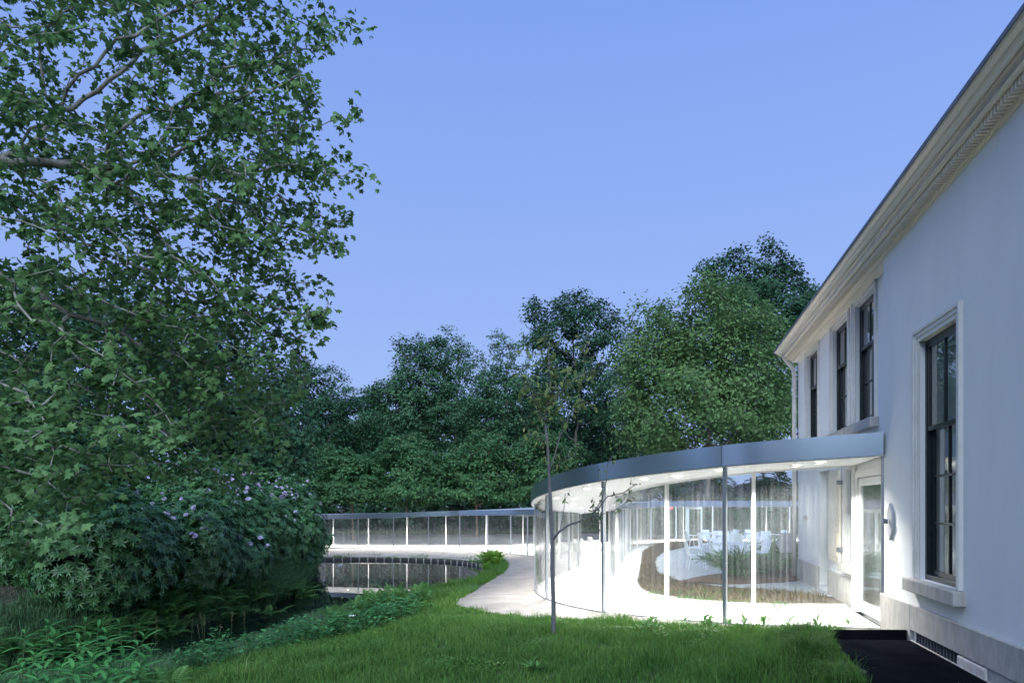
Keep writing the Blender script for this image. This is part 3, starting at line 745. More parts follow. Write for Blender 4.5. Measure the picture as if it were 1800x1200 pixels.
# downpipe at the far corner
mb = MB(H); uc = U1-.02
mb.tube([(uc+.1, .2, 5.55), (uc+.06, .16, 5.42), (uc-.02, REC+.12, 5.12), (uc-.02, REC+.1, 4.9), (uc-.02, REC+.1, .0)], .05, 10)
mb.build('downpipe', M['trim'], house, smooth=True)
# hexagonal plate on the near wall and the hexagonal board by the corner
ph = thing('wall_plate', 'grey elongated hexagonal plate fixed on the white wall beside the glass corridor', 'wall plate', H(u_at(1568), .04, 1.55))
def hexprism(mb, uc, n0, n1, zc, hw, hh):
    pts = [(-.0, hh), (hw*.0+hw, hh*.45), (hw, -hh*.45), (0, -hh), (-hw, -hh*.45), (-hw, hh*.45)]
    vs_ = [(uc+a, n0, zc+b_) for a, b_ in pts] + [(uc+a, n1, zc+b_) for a, b_ in pts]
    mb.add(vs_, [(5,4,3,2,1,0), (6,7,8,9,10,11)] + [(i, (i+1) % 6, (i+1) % 6+6, i+6) for i in range(6)])
mb = MB(H); hexprism(mb, u_at(1568), .002, .04, 1.55, .115, .26); mb.build('plate', M['hexgrey'], ph, bevel=.008)
mb = MB(H); mb.tube([(u_at(1568), .06, 1.56), (u_at(1568), .12, 1.56)], .035, 12); mb.build('knob', M['zinc'], ph)
hb = thing('hexagonal_board', 'pale grey hexagonal board on a post by the house corner in the courtyard', 'board', H(U1-.35, REC+.3, 0))
bx, by, _ = H(U1+.35, REC+.25, 0); zb_ = h1(bx, by)
mb = MB(H); mb.tube([(U1+.35, REC+.25, zb_-.1), (U1+.35, REC+.25, 1.05)], .04, 10); mb.build('post', M['hexgrey'], hb, smooth=True)
mb = MB(lambda a, b_, c: (bx+a, by+b_, c)); 
def hexp2(mb, n0, n1, zc, hw, hh):
    pts = [(hw*.5, hh), (hw, 0), (hw*.5, -hh), (-hw*.5, -hh), (-hw, 0), (-hw*.5, hh)]
    vs_ = [(a, n0, zc+b_) for a, b_ in pts] + [(a, n1, zc+b_) for a, b_ in pts]
    mb.add(vs_, [(5,4,3,2,1,0), (6,7,8,9,10,11)] + [(i, (i+1) % 6, (i+1) % 6+6, i+6) for i in range(6)])
hexp2(mb, -.07, -.04, .85, .26, .25); mb.build('board', M['hexgrey'], hb, bevel=.006)

# black sheet beside the plinth
bz = .075
uA, uB = u_at(1608), u_at(1735)
padp = [H(uA, .05, 0)[:2], H(uB-.2, .05, 0)[:2], (3.1, 6.55), (3.3, 7.4), (3.5, 8.1), (3.75, 8.76)]
pad = sheet('black_ground_sheet', padp, lambda x, y: np.full(len(x), bz), M['asphalt'], .4)
tag(pad, 'black sheet covering the ground between the lawn and the house plinth', 'ground sheet')
mb = MB(); e0 = Vector((3.8, 8.77, 0)); e1 = Vector(H(uA-.0, .05, 0)); e1.y = 8.77; e1.x = H((8.77-W0[1])/DY, .05, 0)[0]
mb.box(e0.x, e1.x, 8.765, 8.80, bz-.1, bz+.105); o = mb.build('upstand', M['asphalt'], pad)
mb = MB(H); mb.box(uB-.2, uA, .035, .055, bz-.02, bz+.006); mb.build('edge_strip', M['plinth'], pad)
mb = MB(); mb.box(2.9, 4.75, 5.2, 6.53, -.05, .055)
cs = sheet('concrete_strip', [(3.0, 6.5), (4.62, 6.5), (4.1, 4.2), (2.6, 4.2)], lambda x, y: np.full(len(x), .06), M['concrete'], .4); tag(cs, kind='structure')

# ------------------------------------------------------------------ vegetation helpers
def frusta(pos, par, rad, sides=6, minr=0.0):
    i = np.array([k for k in range(len(pos)) if par[k] >= 0 and rad[k] >= minr]); 
    if len(i) == 0: return np.zeros((0, 3)), np.zeros((0, 4), int)
    a = pos[np.array(par)[i]]; b_ = pos[i]; r1 = rad[i]; r0 = np.minimum(rad[np.array(par)[i]], r1*1.5)
    d = b_-a; l = np.linalg.norm(d, axis=1)[:, None]+1e-9; d = d/l
    ref = np.where(np.abs(d[:, 2:3]) < .9, np.array([[0, 0, 1.]]), np.array([[1., 0, 0]]))
    u = np.cross(ref, d); u /= np.linalg.norm(u, axis=1)[:, None]; v = np.cross(d, u)
    ang = 2*np.pi*np.arange(sides)/sides
    ring = u[:, None, :]*np.cos(ang)[None, :, None] + v[:, None, :]*np.sin(ang)[None, :, None]
    A0 = a[:, None, :]+ring*r0[:, None, None]; B0 = (b_+d*r1[:, None]*.3)[:, None, :]+ring*r1[:, None, None]
    V = np.concatenate([A0, B0], 1).reshape(-1, 3)
    base = (np.arange(len(i))*2*sides)[:, None]
    k = np.arange(sides); k2 = (k+1) % sides
    f = np.stack([k, k2, k2+sides, k+sides], -1)
    F = (base[:, :, None]+f[None]).reshape(-1, 4)
    return V, F

def colonize(att, trunk, step, di, dk, iters=120, trop=(0, 0, 0.05), rng=RNG, maxn=6000):
    pos = [np.array(p, float) for p in trunk]; par = [-1]+list(range(len(trunk)-1))
    att = np.asarray(att, float)
    allp = np.array(pos)
    D = np.linalg.norm(att[:, None]-allp[None], axis=2); near = D.argmin(1); dist = D.min(1)
    alive = np.ones(len(att), bool); trop = np.array(trop)
    for it in range(iters):
        act = alive & (dist < di*(3 if it < 12 else 1))
        if not act.any(): break
        ids = np.unique(near[act]); P_ = np.array(pos)
        dirs = att[act]-P_[near[act]]; dirs /= np.linalg.norm(dirs, axis=1)[:, None]+1e-9
        acc = np.zeros((len(pos), 3)); np.add.at(acc, near[act], dirs)
        nd = acc[ids]; nd /= np.linalg.norm(nd, axis=1)[:, None]+1e-9
        nd += trop + rng.normal(0, .22, nd.shape); nd /= np.linalg.norm(nd, axis=1)[:, None]+1e-9
        new = P_[ids]+nd*step; b0 = len(pos)
        for q, i in zip(new, ids): pos.append(q); par.append(int(i))
        Dn = np.linalg.norm(att[:, None]-new[None], axis=2); m_ = Dn.min(1); am = Dn.argmin(1)
        up = m_ < dist; near[up] = b0+am[up]; dist[up] = m_[up]
        alive &= dist > dk
        if len(pos) > maxn: break
    return np.array(pos), par

def radii(pos, par, tip=.012, ex=2.3, rmax=None):
    r = np.zeros(len(pos)); acc = np.zeros(len(pos))
    for i in range(len(pos)-1, -1, -1):
        r[i] = max(tip, acc[i]**(1/ex)) if acc[i] > 0 else tip
        if par[i] >= 0: acc[par[i]] += r[i]**ex
    if rmax: r *= min(1, rmax/r.max()); r = np.maximum(r, tip)
    return r

SIMPLE = (np.array([(0, 0, 0), (.45, .27, .05), (1, 0, -.06), (.45, -.27, .05)]), [np.array([(0, 2, 1), (0, 3, 2)])])
LANCE = (np.array([(0, 0, 0), (.5, .15, .04), (1, 0, -.1), (.5, -.15, .04)]), [np.array([(0, 2, 1), (0, 3, 2)])])
NEEDLE = (np.array([(0, .02, 0), (.6, .07, .02), (1, 0, 0), (.6, -.07, .02), (0, -.02, 0)]), [np.array([(0, 4, 3), (0, 3, 1), (1, 3, 2)])])
_pl = [(0, .0), (-.08, .22), (.08, .52), (.29, .31), (.62, .50), (.62, .19), (1.0, 0)]
_pv = [(.3, 0, .05)] + [(x, y, -.14*abs(y)/.5-.16*x*x) for x, y in _pl] + [(x, -y, -.20*abs(y)/.5-.16*x*x) for x, y in _pl[-2:0:-1]]
NET = (np.array([(0, 0, 0), (.25, .22, .03), (.6, .18, 0), (1, 0, -.12), (.6, -.18, 0), (.25, -.22, .03), (.45, 0, -.02)]), [np.array([(0, 6, 1), (1, 6, 2), (2, 6, 3), (3, 6, 4), (4, 6, 5), (5, 6, 0)])])
PALM = (np.array(_pv), [np.array([(0, i, i+1 if i+1 < len(_pv) else 1) for i in range(1, len(_pv))])])

def leaves(pts, nrm_, size, tmpl, rng=RNG, jit=.5, droop=.3, axis=None, szvar=.3):
    """vectorised leaves at pts; nrm_ preferred normals; returns V, F list, rnd per face"""
    tv, tfs = tmpl; n = len(pts)
    nm = nrm_+rng.normal(0, jit, (n, 3)); nm /= np.linalg.norm(nm, axis=1)[:, None]+1e-9
    ax = rng.normal(0, 1, (n, 3)) if axis is None else axis+rng.normal(0, .35, (n, 3))
    ax[:, 2] -= droop
    ax -= nm*(ax*nm).sum(1)[:, None]; ax /= np.linalg.norm(ax, axis=1)[:, None]+1e-9
    by_ = np.cross(nm, ax)
    s = size*(1+rng.uniform(-szvar, szvar, n))
    V = pts[:, None]+(ax[:, None]*tv[None, :, 0:1]+by_[:, None]*tv[None, :, 1:2]+nm[:, None]*tv[None, :, 2:3])*s[:, None, None]
    rnd = rng.random(n); Fs = []; rs = []
    for tf in tfs:
        Fs.append((np.arange(n)[:, None, None]*len(tv)+tf[None]).reshape(-1, tf.shape[1])); rs.append(np.repeat(rnd, len(tf)))
    return V.reshape(-1, 3), Fs, np.concatenate(rs)

def ellip(c, r, n, rng=RNG, shell=.0):
    d = rng.normal(0, 1, (n, 3)); d /= np.linalg.norm(d, axis=1)[:, None]
    q = rng.random(n)**(1/3.); q = shell+(1-shell)*q
    return np.array(c)+d*q[:, None]*np.array(r)

def merge(parts):
    V = []; F3 = {}; rn = {}; off = 0
    for v, fs, r in parts:
        k = 0
        for f in fs:
            F3.setdefault(f.shape[1], []).append(f+off); rn.setdefault(f.shape[1], []).append(r[k:k+len(f)]); k += len(f)
        V.append(v); off += len(v)
    keys = sorted(F3)
    return np.vstack(V), [np.vstack(F3[k]) for k in keys], np.concatenate([np.concatenate(rn[k]) for k in keys])

def make_tree(name, label, base, blobs, natt, nleaf, lsize, lmat, bmat='bark', step=.7, trunk_r=.3, group=None, clump=.8, flat=.6, seed=1, upn=.7, droop=.4,
              trunk_top=None, tip=.02, tmpl=SIMPLE, lean=(0, 0), extra=True, jit=.55):
    """blobs: list of (centre, radii) in metres; crown fills them"""
    rng = np.random.default_rng(seed)
    x, y = base; z0 = h1(x, y)-.1
    t = thing(name, label, 'tree', (x, y, z0+.1), group)
    vol = np.array([np.prod(b_[1]) for b_ in blobs])**.7; vol = vol/vol.sum()
    att = []
    for b_, v in zip(blobs, vol):
        m_ = max(8, int(natt*v)); kc = max(5, m_//9)
        cc_ = ellip(b_[0], np.array(b_[1])*1.0, kc, rng, .45); pick = rng.integers(kc, size=int(m_*.75))
        att.append(cc_[pick]+rng.normal(0, .13, (len(pick), 3))*np.array(b_[1])); att.append(ellip(b_[0], b_[1], m_-len(pick), rng, .1))
    att = np.vstack(att)
    zmin = min(b_[0][2]-b_[1][2] for b_ in blobs); c0 = np.mean([b_[0] for b_ in blobs], 0)
    tt = trunk_top if trunk_top is not None else max(zmin+.8, z0+1.0)
    k = max(4, int((tt-z0)/step)+1)
    trunk = [(x+lean[0]*(i/k)**1.5+rng.normal(0, .04)*(i > 0), y+lean[1]*(i/k)**1.5, z0+(tt-z0)*i/k) for i in range(k+1)]
    pos, par = colonize(att, trunk, step, 6*step, 1.1*step, 90, (0, 0, .06), rng)
    rad = radii(pos, par, tip, 2.4, trunk_r); rad[0] *= 1.35
    V, F = frusta(pos, par, rad, 7)
    meshobj('trunk', V, F, M[bmat], t, True)
    ch = np.zeros(len(pos), int)
    for p in par:
        if p >= 0: ch[p] += 1
    thin = np.where((rad < tip*2.2) & (np.arange(len(pos)) > k))[0]
    per = max(3, int(nleaf/len(thin)))
    cen = pos[thin]; out_ = cen-c0; out_ /= np.linalg.norm(out_, axis=1)[:, None]+1e-6
    off = rng.normal(0, 1, (len(thin), per, 3))*np.array([clump, clump, clump*flat])*.55
    bend = -(off[:, :, 0]**2+off[:, :, 1]**2)*.25/clump
    pts = cen[:, None]+off; pts[:, :, 2] += bend
    nn = np.repeat(out_*.6, per, 0)+np.array([0, 0, upn])+off.reshape(-1, 3)*.25
    v, fs, rn = leaves(pts.reshape(-1, 3), nn, lsize, tmpl, rng, jit, droop)
    # lighter and darker clumps differ as foliage does from bough to bough
    cl = np.repeat(rng.random(len(thin)), per); rn = np.clip(.55*rn+.45*np.repeat(cl, len(tmpl[1][0])), 0, 1)
    o = meshobj('crown', v, fs, M[lmat], t, False, rn); tag(o, kind='stuff')
    return t

def blob(px, py, Y, hw, hh, dy=None):
    c = P(px, py, Y); s = FPX/Y
    return ((c.x, c.y, c.z), (hw/s, dy if dy else hw/s, hh/s))

# ------------------------------------------------------------------ pond edge boards
edge = catmull([(-1.62, 38.2), (-1.85, 39.4), (-3.2, 41.45), (-5.2, 42.95), (-7.6, 43.75), (-10.5, 44.05), (-12.6, 43.6)], 30)
ed = thing('pond_edging', 'dark wet timber boards edging the pond below the far glass corridor', 'edging', (edge[0][0], edge[0][1], ZW))
sl = np.concatenate([[0], np.cumsum(np.hypot(*np.diff(edge, axis=0).T))])
q = 0.0
while q < sl[-1]-.6:
    a = np.array([np.interp(q, sl, edge[:, 0]), np.interp(q, sl, edge[:, 1])]); e_ = q+.55
    b_ = np.array([np.interp(e_, sl, edge[:, 0]), np.interp(e_, sl, edge[:, 1])]); d = (b_-a); L = np.hypot(*d); d /= L
    zt = ZW+.15+random.uniform(-.02, .02)
    mb = MB(lambda u, n, z, a=a, d=d: (a[0]+d[0]*u-d[1]*n, a[1]+d[1]*u+d[0]*n, z))
    mb.box(.012, L-.012, -.04, .05, ZW-.3, zt); mb.build('board', M['timber'], ed, bevel=.01)
    mb = MB(); p_ = a+np.array([-d[1], d[0]])*.03; mb.tube([(p_[0], p_[1], ZW-.3), (p_[0], p_[1], zt+.03)], .05, 8); mb.build('stake', M['stake'], ed, smooth=True)
    q = e_

# ------------------------------------------------------------------ trees behind
GR = 'row of broad low trees behind the far glass corridor'
rows = [(492, 756, 60, 60), (548, 772, 58, 58.5), (620, 778, 52, 57.5), (716, 752, 72, 59), (838, 742, 78, 60), (955, 752, 82, 61)]
for i, (px, yt, hw, Y) in enumerate(rows):
    yb = 886; mid_ = (yt+yb)/2; hh = (yb-yt)/2
    bl = [blob(px, mid_, Y, hw*.8, hh*.9), blob(px-hw*.4, mid_+10, Y, hw*.55, hh*.7), blob(px+hw*.4, mid_+8, Y-.5, hw*.55, hh*.72), blob(px, yb-22, Y, hw*.95, 20)]
    c = P(px, mid_, Y)
    lab = ['broad low tree half hidden by the flowering rhododendrons at the corridor end', 'broad low tree next to the thin trunk tinted lamplit orange at the corridor end', '', '', 'broad low tree behind the wide blue part of the corridor roof', 'broad low tree behind the stem of the young tree'][i]
    if i == 2: lab = 'small low tree with a thin trunk tinted pale lamplit orange behind the far glass corridor'
    if i == 3: lab = 'low tree with a thick forked trunk seen through the far glass corridor'
    make_tree('lime_tree', lab, (c.x, Y), bl, 620, 20000, .25, 'l_lime', 'litbark', .55, [.3, .28, .17, .5, .35, .35][i], GR, .75, .32, 30+i, .9, .5, trunk_top=1.2, tip=.016)
mk = [
 ('dense_tree', 'dark dense tree rising behind the plane branches left of the sky gap', 555, 78, [(560, 715, 62, 85), (590, 760, 45, 60), (520, 720, 50, 90)], 600, 14000, .34, 'l_dark', .9, .5),
 ('dense_tree', 'tall dense tree with layered boughs left of the two sparse trees', 745, 74, [(745, 680, 62, 95), (715, 730, 75, 70), (790, 730, 45, 70), (660, 745, 30, 40)], 800, 18000, .36, 'l_mid', .9, .55),
 ('sparse_tree', 'thin airy tree top showing sky between its twigs', 800, 82, [(790, 640, 45, 58), (815, 680, 35, 70)], 420, 3600, .32, 'l_sparse', .8, .3),
 ('sparse_tree', 'almost bare thin tree with upright twigs beside the tall dark tree', 890, 84, [(878, 660, 34, 70), (912, 640, 30, 60)], 380, 2600, .32, 'l_sparse', .8, .28),
 ('tall_tree', 'tall dark tree with an uneven top behind the sapling', 1012, 72, [(1000, 600, 66, 80), (1050, 590, 40, 60), (960, 560, 34, 40), (1010, 700, 72, 90)], 850, 17000, .36, 'l_dark', .9, .6),
 ('dense_tree', 'mid green tree filling the gap below the sparse trees', 885, 69, [(885, 720, 70, 65), (840, 745, 50, 50), (940, 740, 45, 60)], 560, 12000, .32, 'l_mid', .85, .4),
 ('dense_tree', 'dark tree in the shade between the tall tree and the pale green tree', 1092, 80, [(1090, 730, 60, 95), (1060, 770, 45, 60)], 480, 9000, .36, 'l_dark', .9, .5),
 ('light_tree', 'large pale green feathery tree rising behind the near glass roof', 1245, 50, [(1250, 600, 115, 105), (1320, 640, 75, 120), (1170, 660, 80, 100), (1150, 590, 45, 60), (1230, 720, 140, 80), (1130, 740, 50, 60)], 1700, 36000, .30, 'l_light', .75, .6),
 ('oak_tree', 'dark oak crown standing above the pale tree beside the house cornice', 1325, 72, [(1320, 490, 80, 62), (1270, 500, 50, 35), (1385, 520, 45, 60), (1340, 560, 110, 70)], 700, 14000, .40, 'l_dark', .95, .6),
 ('dense_tree', 'small tree low in the sky gap behind the row of low trees', 655, 82, [(650, 735, 32, 48), (640, 790, 40, 50)], 300, 5000, .36, 'l_mid', .9, .3),
 ('oak_tree', 'dark tree behind the pale tree hiding the sky beside the house', 1400, 66, [(1390, 650, 70, 120), (1330, 720, 80, 90), (1440, 600, 50, 80)], 560, 9000, .4, 'l_dark', .95, .5),
]
for i, (nm_, lab, px, Y, bls, na_, nl, ls, lm, st, tr_) in enumerate(mk):
    bl = [blob(a, b_, Y+random.uniform(-1.5, 1.5), hw, hh, hw*Y/FPX*.9) for a, b_, hw, hh in bls]
    for a, b_, hw, hh in bls:
        for k in range(3):
            an = random.uniform(-.2, math.pi+.2); f_ = random.uniform(.3, .45)
            bl.append(blob(a+math.cos(an)*hw*.85, b_-math.sin(an)*hh*.8, Y+random.uniform(-2, 1), hw*f_, hh*f_*.8, hw*f_*Y/FPX))
    X = (px-900)*Y/FPX
    light = lm == 'l_light'
    make_tree(nm_, lab, (X, Y), bl, na_, int(nl*1.3), ls*.94, lm, 'bark', st, tr_, None, .62 if lm == 'l_sparse' else .95, .75 if light else .5, 60+i, .7, .45, tip=.022)
for i, (x, y) in enumerate([(-17, -27), (-5, -30), (7, -32), (-28, -20), (-36, -6)]):
    make_tree('park_tree', ['broad park tree standing alone far behind the lawn', 'tall park tree on the open side of the lawn', 'park tree beyond the near end of the house', 'park tree on the far side of the stream', 'park tree behind the plane tree trunk'][i],
              (x, y), [((x, y, 6.5), (6, 5, 4.2)), ((x+3, y, 4.5), (4, 4, 3)), ((x-3.5, y, 5), (4, 4, 3.4))], 260, 5000, .7, 'l_mid', 'bark', 1.2, .4, None, 1.5, .6, 130+i, .7, .4, tip=.04)
# dark trees on the west bank behind the plane tree
for i, (px, Y, bls) in enumerate([(400, 36, [(400, 700, 120, 130), (470, 740, 70, 100), (330, 660, 90, 110), (430, 800, 120, 60)]), (180, 30, [(170, 680, 180, 170), (60, 640, 140, 160)]), (40, 24, [(20, 780, 150, 120)])]):
    bl = [blob(a, b_, Y, hw, hh, hw*Y/FPX*.8) for a, b_, hw, hh in bls]
    make_tree('bank_tree', ['dark tree behind the rhododendrons at the foot of the plane branches', 'deep dark tree behind the leaves of the plane tree', 'low dark tree on the bank beyond the faded grass'][i],
              ((px-900)*Y/FPX, Y), bl, 1000, 20000, .27, 'l_dark', 'bark', .6, .4, None, .7, .6, 90+i, .7, .4, tip=.016)

# ------------------------------------------------------------------ shrubs
def flower_mesh():
    V = []; F = []
    rng = np.random.default_rng(3)
    for k in range(14):
        d = rng.normal(0, 1, 3); d[2] = abs(d[2])+.2; d /= np.linalg.norm(d); c = d*.07
        u = np.cross(d, (0, 0, 1.01)); u /= np.linalg.norm(u); v = np.cross(d, u); b0 = len(V); V.append(c)
        for j in range(5):
            t_ = 2*math.pi*j/5; V.append(c+d*.012+(u*math.cos(t_)+v*math.sin(t_))*.05)
        for j in range(5): F.append((b0, b0+1+j, b0+1+(j+1) % 5))
    me = bpy.data.meshes.new('flower_cluster'); me.from_pydata([tuple(v) for v in V], [], F); me.materials.append(M['flower']); return me
FLM = flower_mesh()
def rosettes(c, r, n, size, rng, nl=8, shell=.72, tmpl=LANCE, zmin=None):
    p = ellip(c, r, n, rng, shell)
    p += rng.normal(0, .06, p.shape)
    if zmin is not None: p = p[p[:, 2] > zmin-.1]
    o = (p-np.array(c))/np.array(r)**1.2; o /= np.linalg.norm(o, axis=1)[:, None]; o[:, 2] += .5; o /= np.linalg.norm(o, axis=1)[:, None]
    n = len(p)
    a = np.cross(o, rng.normal(0, 1, (n, 3))); a /= np.linalg.norm(a, axis=1)[:, None]; b_ = np.cross(o, a)
    ang = 2*np.pi*(np.arange(nl)/nl)[None]+rng.random((n, 1))*6
    ax = a[:, None]*np.cos(ang)[..., None]+b_[:, None]*np.sin(ang)[..., None]
    nn = o[:, None]*.9-ax*.25+0*ax; ax = ax+o[:, None]*.25
    v, fs, rn = leaves(np.repeat(p, nl, 0), nn.reshape(-1, 3), size, tmpl, rng, .12, .1, ax.reshape(-1, 3)*3, .25)
    cl = np.repeat(rng.random(n), nl); rn = np.clip(.4*rn+.6*np.repeat(cl, len(tmpl[1][0])), 0, 1)
    return v, fs, rn
def shrub(name, label, c, r, n, size, lm, seed, flowers=0, group=None, nl=8, tmpl=LANCE, fdir=None):
    rng = np.random.default_rng(seed); x, y = c
    z = h1(x, y)
    t = thing(name, label, 'shrub', (x, y, z), group)
    cc = (x, y, z+r[2]*.42); rr = (r[0], r[1], r[2]*.62)
    main = rosettes(cc, rr, n, size, rng, nl, .78, tmpl, z)
    core = rosettes(cc, tuple(q*.8 for q in rr), n//4, size*1.5, rng, nl, .55, tmpl, z)
    lumps = []
    for k in range(9):
        d = rng.normal(0, 1, 3); d[2] = abs(d[2])*.8; d /= np.linalg.norm(d)
        lumps.append(rosettes(np.array(cc)+d*np.array(rr)*.85, tuple(q*.34 for q in rr), n//12, size, rng, nl, .6, tmpl, z))
    v, fs, rn = merge([main, core]+lumps)
    tag(meshobj('foliage', v, fs, M[lm], t, False, rn), kind='stuff')
    mb = MB()
    for k in range(6):
        a = rng.random()*6.28; e_ = np.array(cc)+np.array([math.cos(a)*rr[0]*.6, math.sin(a)*rr[1]*.6, rr[2]*.4])
        mb.tube([(x+.1*math.cos(a), y+.1*math.sin(a), z-.1), tuple((np.array((x, y, z))+e_)/2+np.array([0, 0, .1])), tuple(e_)], [.05, .035, .012], 6)
    mb.build('stems', M['bark'], t)
    for k in range(flowers):
        d = rng.normal(0, 1, 3); d[2] = abs(d[2])*.9
        if fdir is not None: d = d*.55+np.array(fdir)
        d /= np.linalg.norm(d); p = np.array(cc)+d*np.array(rr)*1.03
        o = link(bpy.data.objects.new('flower_cluster', FLM)); o.location = p; o.rotation_euler = (rng.normal(0, .4), rng.normal(0, .4), rng.random()*6)
        s_ = rng.uniform(.75, 1.25); o.scale = (s_, s_, s_); set_parent(o, t)
    return t
rh = [((-11.2, 18.6), (2.0, 1.9, 2.9), 1700, 0, 'leafy rhododendron without flowers beside the faded grass patch'),
      ((-10.6, 21.8), (1.9, 2.0, 2.6), 1700, 22, 'rhododendron with a few pale flowers above the bank ferns'),
      ((-11.4, 25.5), (2.6, 2.5, 4.0), 2000, 34, 'tallest rhododendron with pale purple flowers under the plane branches'),
      ((-10.6, 29.5), (1.9, 2.2, 3.4), 1700, 34, 'rhododendron with pale flowers behind the drooping pond grass'),
      ((-12.0, 34.5), (2.5, 2.4, 4.3), 1900, 50, 'rhododendron dotted with many purple flowers at the end of the far corridor'),
      ((-9.9, 24.2), (1.3, 1.4, 2.0), 1000, 6, 'low rhododendron leaning over the stream between the ferns'),
      ((-10.2, 31.8), (1.3, 1.5, 2.1), 1000, 8, 'low rhododendron at the water before the purple flowered one'),
      ((-11.3, 36.8), (1.4, 1.2, 2.2), 900, 6, 'small rhododendron at the water by the corridor end'),
      ((-14.6, 20.5), (2.6, 2.2, 3.5), 1700, 4, 'dark rhododendron at the back of the faded grass patch'),
      ((-15.5, 27), (3, 3, 4.4), 1500, 6, 'large shaded rhododendron behind the bank shrubs'),
      ((-17.5, 17.5), (2.5, 2.0, 3.0), 1300, 0, 'shaded rhododendron at the far side of the faded grass')]
for i, (c, r, n, fl, lab) in enumerate(rh):
    shrub('rhododendron', lab, c, r, int(n*.66), .175, 'l_rhodo', 200+i, fl, 'rhododendrons on the pond bank', fdir=(.5, -.7, .35))
for i in range(9):
    Y = 92+random.uniform(-4, 6); px = 440+i*88; yt = random.uniform(700, 745)
    bl = [blob(px, (yt+850)/2, Y, 62, (850-yt)/2, 4), blob(px+30, yt+60, Y, 45, 45, 4), blob(px-30, 830, Y, 60, 45, 4)]
    make_tree('wood_tree', 'dark tree deep in the wood seen between the nearer crowns', ((px-900)*Y/FPX, Y), bl, 260, 4500, .68, 'l_dark', 'bark', 1.2, .4, 'trees deep in the wood', 1.3, .6, 160+i, .7, .4, tip=.03)
GU = 'shrubs filling the shade under the trees beyond the corridor'
for i in range(12):
    x = -30+i*6.3+random.uniform(-1, 1); y = 70+random.uniform(-2, 4)
    shrub('woodland_shrub', 'dark woodland shrub in the shade under the trees beyond the corridor', (x, y), (4.2, 2.5, 5.2), 230, .7, 'l_dark', 300+i, 6 if i < 6 else 0, GU, 7, fdir=(0, -.8, -.1))
for i, (x, y, r) in enumerate([(12, 50.5, (3.5, 2, 2.6)), (18, 51, (3.5, 2.2, 3.0)), (25, 52, (4, 2.5, 3.4))]):
    shrub('woodland_shrub', 'green shrub growing close behind the back corridor of the courtyard', (x, y), r, 700, .28, 'l_mid', 320+i, 0, 'shrubs behind the back corridor', 7)

